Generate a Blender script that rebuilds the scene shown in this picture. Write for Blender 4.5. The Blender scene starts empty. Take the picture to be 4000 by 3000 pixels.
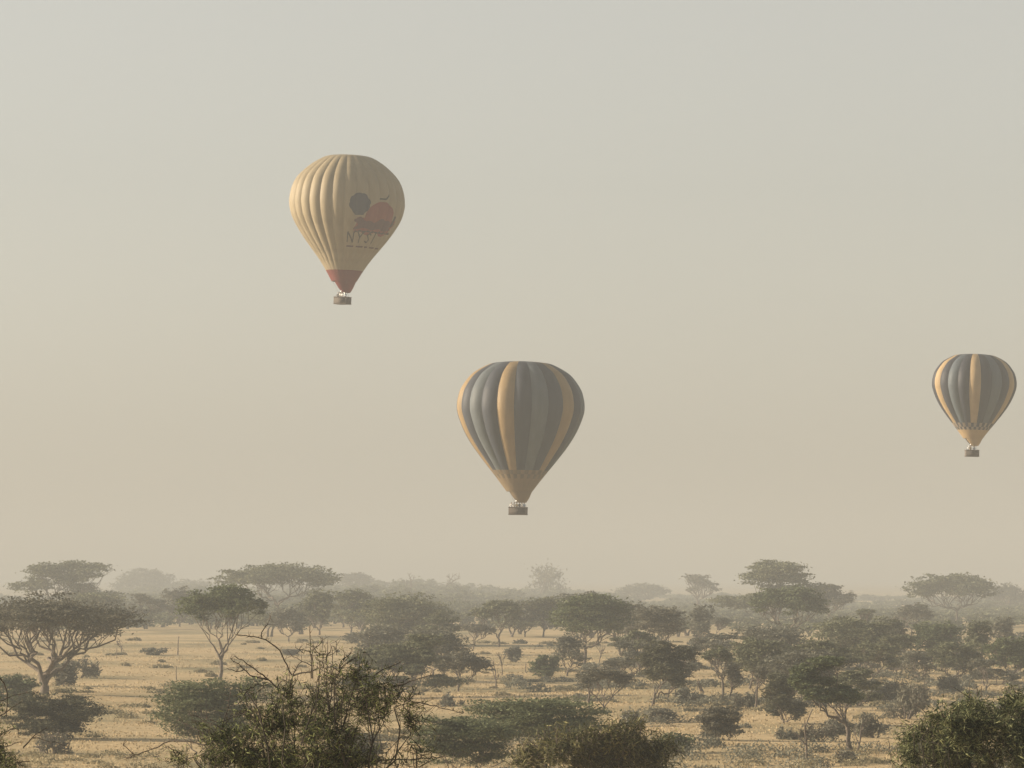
import bpy, bmesh, math
import numpy as np
from mathutils import Vector

# ------------------------------------------------------------------ camera
S = bpy.context.scene
COL = S.collection
EYE = np.array([0.0, 0.0, 12.0])
F = 4170.0                                   # focal length in pixels of a 1024 wide frame
PITCH = math.atan(191 / F)
cam_d = bpy.data.cameras.new('camera')
cam_d.sensor_width = 36.0
cam_d.lens = 36.0 * F / 1024
cam_d.clip_start = 0.5
cam_d.clip_end = 40000
cam = bpy.data.objects.new('camera', cam_d)
COL.objects.link(cam)
cam.location = EYE
cam.rotation_euler = (math.pi / 2 + PITCH, 0, 0)
S.camera = cam

# ------------------------------------------------------------------ sky and sun
SUN_EL = math.radians(16.0)
SUN_AZ = math.radians(7.0)                   # the sun stands left, a little beyond the balloons
to_sun = Vector((-math.cos(SUN_AZ) * math.cos(SUN_EL), math.sin(SUN_AZ) * math.cos(SUN_EL), math.sin(SUN_EL)))
w = bpy.data.worlds.new('World')
S.world = w
w.use_nodes = True
nt = w.node_tree
bg = nt.nodes['Background']
sky = nt.nodes.new('ShaderNodeTexSky')
sky.sky_type = 'NISHITA'
sky.sun_disc = False
sky.sun_elevation = SUN_EL
sky.sun_rotation = math.atan2(to_sun.x, to_sun.y)
sky.altitude = 1000
sky.air_density = 1.0
sky.dust_density = 3.5
sky.ozone_density = 1.0
hs = nt.nodes.new('ShaderNodeHueSaturation')
hs.inputs['Saturation'].default_value = 0.30
nt.links.new(sky.outputs[0], hs.inputs['Color'])
tint = nt.nodes.new('ShaderNodeMix'); tint.data_type = 'RGBA'; tint.blend_type = 'MULTIPLY'
tint.inputs['Factor'].default_value = 1.0
tint.inputs['B'].default_value = (1.0, 0.942, 0.85, 1)          # dust in the whole sky
nt.links.new(hs.outputs[0], tint.inputs['A'])
nt.links.new(tint.outputs['Result'], bg.inputs[0])
bg.inputs[1].default_value = 0.083

sun_d = bpy.data.lights.new('sun', 'SUN')
sun_d.energy = 5.0
sun_d.angle = math.radians(0.7)
sun_d.color = (1.0, 0.82, 0.60)
sun = bpy.data.objects.new('sun', sun_d)
COL.objects.link(sun)
sun.rotation_euler = (-to_sun).to_track_quat('-Z', 'Y').to_euler()
sun.location = (-200, 100, 300)

S.view_settings.view_transform = 'Standard'
S.view_settings.look = 'None'
S.view_settings.exposure = 1.1
S.view_settings.gamma = 1.0
S.render.engine = 'CYCLES'
S.cycles.use_denoising = True
S.cycles.max_bounces = 6
S.cycles.diffuse_bounces = 3
S.cycles.volume_bounces = 2
S.cycles.transmission_bounces = 3
HAZE_DENSITY = 0.00048

# ------------------------------------------------------------------ helpers
K4 = 3.90625                                 # photograph pixels per render pixel
def ray(px, py):
    u = (px / K4 - 512) / F
    v = (384 - py / K4) / F
    c, s = math.cos(PITCH), math.sin(PITCH)
    d = np.array([u, c - v * s, s + v * c])
    return d / d[1]
def at(px, py, y):
    return EYE + ray(px, py) * y

def softplus(t, k):
    return np.logaddexp(0, t / k) * k
LATTICE = np.random.default_rng(42).uniform(-1, 1, (256, 256))
def vnoise(x, y, scale, k=0):
    x = np.asarray(x, float) / scale + 17.3 * k; y = np.asarray(y, float) / scale + 9.1 * k
    xi = np.floor(x).astype(int); yi = np.floor(y).astype(int)
    fx = x - xi; fy = y - yi
    fx = fx * fx * (3 - 2 * fx); fy = fy * fy * (3 - 2 * fy)
    g = lambda i_, j_: LATTICE[i_ % 256, j_ % 256]
    return (g(xi, yi) * (1 - fx) + g(xi + 1, yi) * fx) * (1 - fy) + (g(xi, yi + 1) * (1 - fx) + g(xi + 1, yi + 1) * fx) * fy
def ground_z(x, y):
    x = np.asarray(x, float); y = np.asarray(y, float)
    z = softplus(10.3 - 0.047 * y, 0.55) - 0.004 * softplus(y - 900, 60) + 0.004 * softplus(y - 1900, 100)
    far = np.clip((y - 210) / 120, 0, 1)
    return z + far * (0.45 * vnoise(x, y, 48, 1) + 0.28 * vnoise(x, y, 19, 2) + 0.12 * vnoise(x, y, 7, 3))
def hit(px, py):
    d = ray(px, py)
    for y in np.arange(235.0, 2500.0, 1.5):
        p = EYE + d * y
        if p[2] <= ground_z(p[0], p[1]):
            return p
    p = EYE + d * 1400
    p[2] = float(ground_z(p[0], p[1]))
    return p

def mat(name):
    m = bpy.data.materials.new(name)
    m.use_nodes = True
    return m, m.node_tree.nodes, m.node_tree.links, m.node_tree.nodes['Principled BSDF']

def ramp(nodes, pts):
    r = nodes.new('ShaderNodeValToRGB')
    e = r.color_ramp.elements
    e[0].position, e[0].color = pts[0][0], (*pts[0][1], 1)
    e[1].position, e[1].color = pts[-1][0], (*pts[-1][1], 1)
    for p, c in pts[1:-1]:
        q = e.new(p)
        q.color = (*c, 1)
    return r

def mesh_np(name, V, Q, mats, tone=None, fm=None, smooth=False):
    me = bpy.data.meshes.new(name)
    V = np.ascontiguousarray(V, np.float32).reshape(-1, 3)
    Q = np.ascontiguousarray(Q, np.int32)
    k = Q.shape[1]
    me.vertices.add(len(V))
    me.vertices.foreach_set('co', V.ravel())
    me.loops.add(Q.size)
    me.loops.foreach_set('vertex_index', Q.ravel())
    me.polygons.add(len(Q))
    me.polygons.foreach_set('loop_start', np.arange(len(Q), dtype=np.int32) * k)
    me.polygons.foreach_set('loop_total', np.full(len(Q), k, np.int32))
    if smooth:
        me.polygons.foreach_set('use_smooth', np.ones(len(Q), bool))
    if fm is not None:
        me.polygons.foreach_set('material_index', np.ascontiguousarray(fm, np.int32))
    me.update(calc_edges=True)
    for m in (mats if isinstance(mats, (list, tuple)) else [mats]):
        me.materials.append(m)
    if tone is not None:
        a = me.attributes.new('tone', 'FLOAT', 'FACE')
        a.data.foreach_set('value', np.ascontiguousarray(tone, np.float32))
    return me
def link(name, data, parent=None, loc=None):
    o = bpy.data.objects.new(name, data)
    COL.objects.link(o)
    if parent is not None:
        o.parent = parent
    if loc is not None:
        o.location = loc
    return o
def tag(o, label=None, cat=None, group=None, kind=None):
    if label: o['label'] = label
    if cat: o['category'] = cat
    if group: o['group'] = group
    if kind: o['kind'] = kind
    return o

class Quads:
    """collects quads with a tone per face"""
    def __init__(s):
        s.V, s.Q, s.T, s.n = [], [], [], 0
    def add(s, V, Q, T=None):
        s.V.append(V); s.Q.append(np.asarray(Q) + s.n); s.n += len(V)
        s.T.append(np.full(len(Q), 0.5) if T is None else T)
    def mesh(s, name, m, smooth=False):
        return mesh_np(name, np.concatenate(s.V), np.concatenate(s.Q), m, np.concatenate(s.T), smooth=smooth)
    def tube(s, P, R, sides=5):
        P = np.asarray(P, float); R = np.asarray(R, float)
        n = len(P)
        T = np.gradient(P, axis=0)
        T /= np.linalg.norm(T, axis=1, keepdims=True) + 1e-9
        ref = np.array([1.0, 0.13, 0.07]) if abs(T[0, 0]) < 0.8 else np.array([0.1, 1.0, 0.05])
        A = np.cross(T, ref); A /= np.linalg.norm(A, axis=1, keepdims=True) + 1e-9
        B = np.cross(T, A)
        th = np.arange(sides) * 2 * math.pi / sides
        ring = P[:, None] + R[:, None, None] * (np.cos(th)[None, :, None] * A[:, None] + np.sin(th)[None, :, None] * B[:, None])
        i = (np.arange(n - 1) * sides)[:, None]
        j = np.arange(sides)[None]; j2 = (j + 1) % sides
        Q = np.stack([i + j, i + j2, i + sides + j2, i + sides + j], -1).reshape(-1, 4)
        V = ring.reshape(-1, 3)
        # close both ends with a point-sized fan made of quads
        s.add(V, Q)
        if sides >= 4 and R[-1] > 0.004:
            e = (n - 1) * sides
            s.add(V, np.array([[e, e + 1, e + 2, e + 3]]))
    def leaves(s, C, size, rng, flat=0.8, aspect=1.6, tone=None, along=None):
        n = len(C)
        N = rng.normal(size=(n, 3)); N /= np.linalg.norm(N, axis=1, keepdims=True)
        N[:, 2] += flat * np.sign(N[:, 2] + 1e-6)
        N /= np.linalg.norm(N, axis=1, keepdims=True)
        T = rng.normal(size=(n, 3)) if along is None else along + 0.45 * rng.normal(size=(n, 3))
        T -= N * (T * N).sum(1, keepdims=True)
        T /= np.linalg.norm(T, axis=1, keepdims=True) + 1e-9
        B = np.cross(N, T)
        sz = size * rng.uniform(0.6, 1.4, (n, 1))
        a = T * sz * aspect * 0.5; b = B * sz * 0.5
        V = np.stack([C + a, C + b, C - a, C - b], 1).reshape(-1, 3)
        s.add(V, np.arange(4 * n).reshape(-1, 4), np.full(n, .5) if tone is None else tone)

def curve(p0, p1, n, wob, rng, d0=None, sag=0.0):
    p0 = np.asarray(p0, float); p1 = np.asarray(p1, float)
    L = np.linalg.norm(p1 - p0)
    t = np.linspace(0, 1, n)[:, None]
    c = (p0 + p1) / 2 if d0 is None else p0 + np.asarray(d0) * L * 0.5
    P = (1 - t) ** 2 * p0 + 2 * t * (1 - t) * c + t ** 2 * p1
    w_ = rng.normal(size=(n, 3)) * wob * L
    w_[0] = 0; w_[-1] = 0
    P = P + w_
    P[:, 2] -= (np.sin(t[:, 0] * math.pi) * sag * L)
    return P

# ------------------------------------------------------------------ materials
def leaf_material(name, dark, light, trans=0.25):
    m, N, L, b = mat(name)
    a = N.new('ShaderNodeAttribute'); a.attribute_name = 'tone'
    r = ramp(N, [(0.1, dark), (0.9, light)])
    L.new(a.outputs['Fac'], r.inputs[0])
    L.new(r.outputs[0], b.inputs['Base Color'])
    b.inputs['Roughness'].default_value = 0.75
    b.inputs['Specular IOR Level'].default_value = 0.15
    t = N.new('ShaderNodeBsdfTranslucent')
    L.new(r.outputs[0], t.inputs[0])
    mx = N.new('ShaderNodeMixShader'); mx.inputs[0].default_value = trans
    L.new(b.outputs[0], mx.inputs[1]); L.new(t.outputs[0], mx.inputs[2])
    L.new(mx.outputs[0], N['Material Output'].inputs[0])
    return m
LEAF = {
    'olive': leaf_material('leaf_olive', (0.08, 0.09, 0.053), (0.215, 0.224, 0.138)),
    'green': leaf_material('leaf_green', (0.064, 0.084, 0.046), (0.175, 0.202, 0.105)),
    'grey': leaf_material('leaf_grey', (0.098, 0.102, 0.08), (0.222, 0.22, 0.17)),
    'brown': leaf_material('leaf_brown', (0.085, 0.084, 0.064), (0.2, 0.192, 0.146)),
    'dark': leaf_material('leaf_dark', (0.05, 0.055, 0.036), (0.135, 0.135, 0.084)),
    'thorn': leaf_material('leaf_thorn', (0.012, 0.022, 0.008), (0.30, 0.335, 0.14), 0.25),
    'sage': leaf_material('leaf_sage', (0.075, 0.095, 0.052), (0.185, 0.205, 0.115)),
    'scrub': leaf_material('leaf_scrub', (0.19, 0.172, 0.105), (0.34, 0.295, 0.185)),
    'lush': leaf_material('leaf_lush', (0.028, 0.042, 0.020), (0.34, 0.355, 0.185), 0.3),
    'gold': leaf_material('leaf_gold', (0.048, 0.054, 0.022), (0.25, 0.235, 0.115), 0.3),
}
def bark_material(name, c0, c1):
    m, N, L, b = mat(name)
    tc = N.new('ShaderNodeTexCoord')
    no = N.new('ShaderNodeTexNoise'); no.inputs['Scale'].default_value = 4; no.inputs['Detail'].default_value = 6
    L.new(tc.outputs['Object'], no.inputs['Vector'])
    r = ramp(N, [(0.3, c0), (0.7, c1)])
    L.new(no.outputs['Fac'], r.inputs[0]); L.new(r.outputs[0], b.inputs['Base Color'])
    bp = N.new('ShaderNodeBump'); bp.inputs['Strength'].default_value = 0.6; bp.inputs['Distance'].default_value = 0.03
    L.new(no.outputs['Fac'], bp.inputs['Height']); L.new(bp.outputs[0], b.inputs['Normal'])
    b.inputs['Roughness'].default_value = 0.9
    return m
BARK = bark_material('bark_grey_brown', (0.060, 0.048, 0.038), (0.150, 0.122, 0.098))
BARK_PALE = bark_material('bark_pale_sunlit', (0.12, 0.10, 0.07), (0.26, 0.215, 0.145))  # twig bark with the gold of sunlight painted into its colour
BARK_DARK = bark_material('bark_dark', (0.018, 0.015, 0.011), (0.055, 0.044, 0.032))

# ground: dry golden grass over pale soil
m, N, L, b = mat('dry_savanna_ground')
geo = N.new('ShaderNodeNewGeometry')
n1 = N.new('ShaderNodeTexNoise'); n1.inputs['Scale'].default_value = 0.035; n1.inputs['Detail'].default_value = 5
n2 = N.new('ShaderNodeTexNoise'); n2.inputs['Scale'].default_value = 0.8; n2.inputs['Detail'].default_value = 6
n3 = N.new('ShaderNodeTexNoise'); n3.inputs['Scale'].default_value = 0.09; n3.inputs['Detail'].default_value = 4
for n in (n1, n2, n3): L.new(geo.outputs['Position'], n.inputs['Vector'])
r1 = ramp(N, [(0.30, (0.36, 0.275, 0.152)), (0.5, (0.45, 0.345, 0.196)), (0.72, (0.52, 0.405, 0.24))])
L.new(n2.outputs['Fac'], r1.inputs[0])
r2 = ramp(N, [(0.44, (0, 0, 0)), (0.64, (1, 1, 1))])
L.new(n1.outputs['Fac'], r2.inputs[0])
r3 = ramp(N, [(0.35, (0.17, 0.155, 0.085)), (0.65, (0.34, 0.28, 0.16))])
L.new(n3.outputs['Fac'], r3.inputs[0])
mx = N.new('ShaderNodeMix'); mx.data_type = 'RGBA'
mul = N.new('ShaderNodeMath'); mul.operation = 'MULTIPLY'; mul.inputs[1].default_value = 0.95
L.new(r2.outputs[0], mul.inputs[0])
L.new(mul.outputs[0], mx.inputs['Factor']); L.new(r1.outputs[0], mx.inputs['A']); L.new(r3.outputs[0], mx.inputs['B'])
L.new(mx.outputs['Result'], b.inputs['Base Color'])
bp = N.new('ShaderNodeBump'); bp.inputs['Strength'].default_value = 0.4; bp.inputs['Distance'].default_value = 0.25
L.new(n2.outputs['Fac'], bp.inputs['Height']); L.new(bp.outputs[0], b.inputs['Normal'])
b.inputs['Roughness'].default_value = 0.95
b.inputs['Specular IOR Level'].default_value = 0.1
GROUND = m
GRASS = leaf_material('dry_grass_blades', (0.32, 0.25, 0.148), (0.43, 0.34, 0.205), 0.25)

# ------------------------------------------------------------------ ground
ys = np.concatenate([np.arange(-400, 0, 40), np.arange(0, 240, 6), np.arange(240, 700, 3), np.arange(700, 1500, 16),
                     np.geomspace(1500, 12000, 60)])
us = np.linspace(-1, 1, 161)
X = us[None] * (450 + 0.55 * np.maximum(ys, 0))[:, None]
Y = np.repeat(ys[:, None], len(us), 1)
Z = ground_z(X, Y)
nu = len(us)
i = (np.arange(len(ys) - 1) * nu)[:, None] + np.arange(nu - 1)[None]
Q = np.stack([i, i + 1, i + nu + 1, i + nu], -1).reshape(-1, 4)
g = link('ground', mesh_np('ground', np.stack([X, Y, Z], -1), Q, GROUND, smooth=True))
tag(g, 'golden dry grass plain of the savanna running to the horizon', 'ground', kind='structure')

# ------------------------------------------------------------------ balloons
def fabric(name, col, tr=0.06):
    m, N, L, b = mat(name)
    tc = N.new('ShaderNodeTexCoord')
    mp = N.new('ShaderNodeMapping'); mp.inputs['Scale'].default_value = (1.2, 1.2, 0.25)
    no = N.new('ShaderNodeTexNoise'); no.inputs['Scale'].default_value = 1.0; no.inputs['Detail'].default_value = 5
    L.new(tc.outputs['Object'], mp.inputs[0]); L.new(mp.outputs[0], no.inputs['Vector'])
    r = ramp(N, [(0.25, tuple(c * 0.84 for c in col)), (0.75, tuple(min(1, c * 1.08) for c in col))])
    L.new(no.outputs['Fac'], r.inputs[0]); L.new(r.outputs[0], b.inputs['Base Color'])
    bp = N.new('ShaderNodeBump'); bp.inputs['Strength'].default_value = 0.35; bp.inputs['Distance'].default_value = 0.12
    L.new(no.outputs['Fac'], bp.inputs['Height']); L.new(bp.outputs[0], b.inputs['Normal'])
    b.inputs['Roughness'].default_value = 0.6
    b.inputs['Specular IOR Level'].default_value = 0.2
    t = N.new('ShaderNodeBsdfTranslucent'); L.new(r.outputs[0], t.inputs[0])
    mxs = N.new('ShaderNodeMixShader'); mxs.inputs[0].default_value = tr
    L.new(b.outputs[0], mxs.inputs[1]); L.new(t.outputs[0], mxs.inputs[2])
    L.new(mxs.outputs[0], N['Material Output'].inputs[0])
    return m
def plain(name, col, rough=0.7, metal=0.0):
    m, N, L, b = mat(name)
    tc = N.new('ShaderNodeTexCoord')
    no = N.new('ShaderNodeTexNoise'); no.inputs['Scale'].default_value = 9; no.inputs['Detail'].default_value = 4
    L.new(tc.outputs['Object'], no.inputs['Vector'])
    r = ramp(N, [(0.3, tuple(c * 0.8 for c in col)), (0.7, tuple(min(1, c * 1.12) for c in col))])
    L.new(no.outputs['Fac'], r.inputs[0]); L.new(r.outputs[0], b.inputs['Base Color'])
    b.inputs['Roughness'].default_value = rough; b.inputs['Metallic'].default_value = metal
    return m
CREAM = fabric('cream_nylon', (0.275, 0.228, 0.15))
RED = fabric('red_nylon', (0.15, 0.038, 0.035))
YELLOW = fabric('yellow_nylon', (0.27, 0.192, 0.10))
SLATE = fabric('slate_nylon', (0.042, 0.049, 0.065))
BLUEGREY = fabric('blue_grey_nylon', (0.098, 0.116, 0.130))
SLATE2 = fabric('slate_nylon_deep', (0.026, 0.030, 0.043))
BLUE2 = fabric('blue_grey_nylon_deep', (0.078, 0.098, 0.118))
PALE = fabric('pale_check_nylon', (0.24, 0.20, 0.16))
TAN = fabric('tan_nylon', (0.20, 0.15, 0.09))
TAN_DARK = fabric('tan_nylon_dark', (0.135, 0.108, 0.075))
YELLOW_PALE = fabric('pale_yellow_nylon', (0.36, 0.262, 0.145))
INK_BLUE = fabric('print_dark_blue', (0.036, 0.040, 0.060))
INK_RED = fabric('print_red', (0.20, 0.056, 0.044))
INK_MAROON = fabric('print_maroon', (0.10, 0.045, 0.05))
INK_BLACK = fabric('print_black', (0.05, 0.042, 0.04))
# wicker
m, N, L, b = mat('wicker')
tc = N.new('ShaderNodeTexCoord')
wv = N.new('ShaderNodeTexWave'); wv.bands_direction = 'Z'; wv.inputs['Scale'].default_value = 6; wv.inputs['Distortion'].default_value = 2.5
L.new(tc.outputs['Object'], wv.inputs['Vector'])
r = ramp(N, [(0.2, (0.055, 0.046, 0.040)), (0.8, (0.135, 0.112, 0.094))])
L.new(wv.outputs['Fac'], r.inputs[0]); L.new(r.outputs[0], b.inputs['Base Color'])
bp = N.new('ShaderNodeBump'); bp.inputs['Strength'].default_value = 0.8; bp.inputs['Distance'].default_value = 0.02
L.new(wv.outputs['Fac'], bp.inputs['Height']); L.new(bp.outputs[0], b.inputs['Normal'])
b.inputs['Roughness'].default_value = 0.8
WICKER = m
LEATHER = plain('rim_leather', (0.09, 0.065, 0.05))
STEEL = plain('burner_steel', (0.42, 0.42, 0.42), 0.35, 0.8)
CABLE = plain('cable', (0.16, 0.15, 0.14), 0.5, 0.4)

def profile(pts, n):
    """smooth meridian through (t, r) points, as n samples"""
    P = np.array(pts, float)
    P = np.vstack([2 * P[0] - P[1], P, 2 * P[-1] - P[-2]])
    out = []
    for k in range(1, len(P) - 2):
        p0, p1, p2, p3 = P[k - 1:k + 3]
        for u in np.linspace(0, 1, 12, endpoint=False):
            out.append(0.5 * ((2 * p1) + (-p0 + p2) * u + (2 * p0 - 5 * p1 + 4 * p2 - p3) * u * u + (-p0 + 3 * p1 - 3 * p2 + p3) * u ** 3))
    out.append(P[-2])
    out = np.array(out)
    out[0] = P[1]
    s = np.concatenate([[0], np.cumsum(np.linalg.norm(np.diff(out, axis=0), axis=1))])
    q = np.linspace(0, s[-1], n)
    return np.interp(q, s, out[:, 0]), np.maximum(np.interp(q, s, out[:, 1]), 0.0)

PROF_A = [(0, 0), (.008, .2), (.03, .38), (.10, .53), (.23, .71), (.40, .875), (.585, .965), (.79, 1.0), (.92, .992), (1.09, .945),
          (1.275, .845), (1.46, .72), (1.63, .59), (1.79, .465), (2.0, .325), (2.19, .215)]
PROF_B = [(0, 0), (.005, .2), (.02, .36), (.053, .51), (.2, .765), (.405, .926), (.55, .98), (.69, 1.0), (.84, .98), (1.09, .88),
          (1.33, .735), (1.58, .545), (1.83, .345), (2.02, .20)]

def box_q(q, c, s):
    c = np.array(c); s = np.array(s) / 2
    V = np.array([[x, y, z] for x in (-1, 1) for y in (-1, 1) for z in (-1, 1)]) * s + c
    q.add(V, [[0, 1, 3, 2], [4, 6, 7, 5], [0, 4, 5, 1], [2, 3, 7, 6], [0, 2, 6, 4], [1, 5, 7, 3]])

def balloon(label, px, top_row, D, Rm, prof, ngore, phase, colours, band, base_mat, mouth_t, scoop_t, scoop_mat, bulge, tilt, basket_w, basket_dx, basket_yaw, checks=None):
    """px, top_row: centre of the crown in the photograph; D metres away; Rm equator radius"""
    top = at(px, top_row, D)
    checks = checks or (SLATE2, PALE)
    H = scoop_t * Rm
    basket_h, gap = 0.98, 0.68
    mouth_z = -scoop_t * Rm
    base_z = mouth_z - gap - basket_h
    root = link('hot_air_balloon', None, loc=(top[0], top[1], top[2] + base_z))
    tag(root, label, 'balloon', 'hot air balloons')
    root.empty_display_size = 2
    root.rotation_euler = (0, tilt, 0)
    hz = -base_z                                      # crown height over the root
    pr = [p for p in prof if p[0] < mouth_t - .02]
    pr.append((mouth_t, float(np.interp(mouth_t, [p[0] for p in prof], [p[1] for p in prof]))))
    t, r = profile(pr, 72)
    dth = 2 * math.pi / ngore
    nu_ = 13
    u = np.linspace(-1, 1, nu_)
    cache = {}
    def gore_mesh(key):
        if key in cache: return cache[key]
        ci, par = key
        a = u * dth / 2
        chord = np.cos(dth / 2) / np.cos(a)
        fade = np.clip(t / 0.12, 0.25, 1) * np.clip((mouth_t - t) / 0.5, 0.12, 1)
        rr = r[:, None] * (chord[None] + bulge * (.15 - u[None] ** 2) * fade[:, None]) * Rm
        ang = np.repeat(a[None], len(t), 0)
        V = np.stack([rr * np.sin(ang), -rr * np.cos(ang), np.repeat((hz - t * Rm)[:, None], nu_, 1)], -1)
        ii = (np.arange(len(t) - 1) * nu_)[:, None] + np.arange(nu_ - 1)[None]
        Qg = np.stack([ii, ii + nu_, ii + nu_ + 1, ii + 1], -1)
        tm = ((t[:-1] + t[1:]) / 2)[:, None] + 0 * ii
        um = ((u[:-1] + u[1:]) / 2)[None] + 0 * ii
        fm = np.zeros_like(ii)
        if band:
            t0, t1 = band
            row = (tm > (t0 + t1) / 2).astype(int)
            col = (um > 0).astype(int)
            inb = (tm > t0) & (tm <= t1)
            fm[inb] = np.where((row + col)[inb] % 2 == 0, 1, 2)
            fm[tm > t1] = 3
        else:
            fm[tm > 2.017] = 3
        me = mesh_np('panel', V, Qg.reshape(-1, 4), [colours[ci], *checks, base_mat], fm=fm.ravel(), smooth=True)
        cache[key] = me
        return me
    seq = len(colours)
    for k in range(ngore):
        me = gore_mesh(((k if k < ngore // 2 else k - ngore) % seq, 0))
        o = link('panel', me, root)
        o.rotation_euler = (0, 0, phase + (k + 0.5) * dth)
    # crown ring at the top and load tapes end
    # scoop: an inner cone open toward the sun side, hanging below the mouth
    ns, nr = 9, 40
    ts = np.linspace(mouth_t - 0.03, scoop_t, ns)
    r0 = np.interp(mouth_t - 0.03, t, r)
    rs = np.interp(ts, [mouth_t - 0.03, mouth_t + (scoop_t - mouth_t) * .6, scoop_t], [r0 * 0.93, r0 * 0.58, r0 * 0.30])
    th = np.linspace(math.radians(-150), math.radians(150), nr)      # 0 looks at the right side
    xo = (r0 * 0.97 - rs) * 0.30
    V = np.stack([(xo[:, None] + rs[:, None] * np.cos(th)[None]) * Rm, (rs[:, None] * np.sin(th)[None]) * Rm,
                  np.repeat((hz - ts * Rm)[:, None], nr, 1)], -1)
    ii = (np.arange(ns - 1) * nr)[:, None] + np.arange(nr - 1)[None]
    Qs = np.stack([ii, ii + nr, ii + nr + 1, ii + 1], -1).reshape(-1, 4)
    so = link('scoop', mesh_np('scoop', V, Qs, scoop_mat, smooth=True), root)
    # basket
    bz = basket_h
    bw, bd = basket_w, 1.5
    bx = basket_dx
    car = link('basket', None, root, (bx, 0, 0)); car.rotation_euler = (0, 0, basket_yaw)
    bpy.data.objects.remove(car)
    def place(o):
        o.location = (bx, 0, 0); o.rotation_euler = (0, 0, basket_yaw); return o
    q = Quads()
    th_ = 0.07
    for sx in (-1, 1):
        box_q(q, (sx * (bw / 2 - th_ / 2), 0, bz / 2), (th_, bd, bz))
    for sy in (-1, 1):
        box_q(q, (0, sy * (bd / 2 - th_ / 2), bz / 2 + .001), (bw - 2 * th_ - .004, th_, bz - .004))
    box_q(q, (0, 0, 0.04), (bw - 2 * th_ - .006, bd - 2 * th_ - .006, 0.08))
    bo = place(link('basket', q.mesh('basket', WICKER), root))
    q = Quads()
    for sx in (-0.18, 0.18):
        box_q(q, (sx * bw, 0, bz / 2 + 0.02), (0.05, bd - 2 * th_ - .01, bz - 0.2))
    link('partition', q.mesh('partition', WICKER), bo)
    q = Quads()
    c = np.array([[-bw / 2, -bd / 2], [bw / 2, -bd / 2], [bw / 2, bd / 2], [-bw / 2, bd / 2], [-bw / 2, -bd / 2]])
    for k in range(4):
        P = np.linspace(np.append(c[k], bz + .015), np.append(c[k + 1], bz + .015), 4)
        q.tube(P, [0.06] * 4, 8)
    link('rim', q.mesh('rim', LEATHER, True), bo)
    q = Quads()
    for k in range(4):
        P = np.linspace(np.append(c[k], 0.04), np.append(c[k + 1], 0.04), 4)
        q.tube(P, [0.055] * 4, 8)
    link('runner', q.mesh('runner', LEATHER, True), bo)
    # uprights, burner frame, burners, flying cables
    fz = bz + 0.72
    for sx in (-1, 1):
        for sy in (-1, 1):
            q = Quads()
            q.tube(np.linspace([sx * (bw / 2 - .25), sy * (bd / 2 - .12), bz - .1], [sx * 0.5, sy * 0.42, fz], 5), [0.03] * 5, 8)
            place(link('upright', q.mesh('upright', STEEL, True), root))
            q = Quads()
            rm = np.interp(mouth_t, t, r) * Rm * 0.95
            q.tube(np.linspace([sx * 0.5, sy * 0.42, fz], [sx * rm * .7 - bx, sy * rm * .7, hz - mouth_t * Rm], 6), [0.012] * 6, 4)
            place(link('flying_cable', q.mesh('flying_cable', CABLE, True), root))
    q = Quads()
    for a_, b_ in (((-.5, -.42), (.5, -.42)), ((.5, -.42), (.5, .42)), ((.5, .42), (-.5, .42)), ((-.5, .42), (-.5, -.42)), ((-.5, 0), (.5, 0))):
        q.tube(np.linspace([*a_, fz], [*b_, fz], 3), [0.028] * 3, 8)
    place(link('burner_frame', q.mesh('burner_frame', STEEL, True), root))
    for sx in (-0.2, 0.2):
        q = Quads()
        q.tube(np.array([[sx, 0, fz - .22], [sx, 0, fz - .05], [sx, 0, fz + .02], [sx, 0, fz + .35], [sx, 0, fz + .36]]), [0.06, 0.07, 0.15, 0.13, 0.02], 12)
        place(link('burner', q.mesh('burner', STEEL, True), root))
    return root, dict(t=t, r=r, hz=hz, R=Rm, prof_r=lambda z_: np.interp((hz - z_) / Rm, t, r) * Rm, basket=(bx, bw, bd, bz, basket_yaw))

R_ = math.radians
# cream balloon, upper left
b1, i1 = balloon('cream ribbed hot air balloon with red base and dark printed emblem, highest in the sky', 1341, 606, 595, 595 * 227 / 16289,
                 PROF_A, 28, R_(-0.9) - 5 * 2 * math.pi / 28, [CREAM], None, RED, 2.19, 2.38, RED, 0.042, R_(2.2), 2.05, -0.1, R_(-28))
b2, i2 = balloon('large balloon with broad grey, blue-grey and yellow stripes, lowest and nearest the trees', 2027, 1412, 565, 565 * 252 / 16289,
                 PROF_B, 22, R_(-22.5), [YELLOW, SLATE, BLUEGREY, SLATE], (1.69, 1.83), TAN, 2.02, 2.19, TAN, 0.054, R_(0.9), 2.4, -0.12, R_(-8), (TAN_DARK, TAN))
b3, i3 = balloon('small striped balloon in slate, blue-grey and yellow with checked band, at the right edge', 3797, 1383, 650, 650 * 166.5 / 16289,
                 PROF_B, 22, R_(-13.2), [YELLOW_PALE, SLATE2, BLUE2, SLATE2], (1.63, 1.80), YELLOW_PALE, 1.985, 2.16, YELLOW_PALE, 0.052, R_(1.6), 2.0, -0.1, R_(4))

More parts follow.
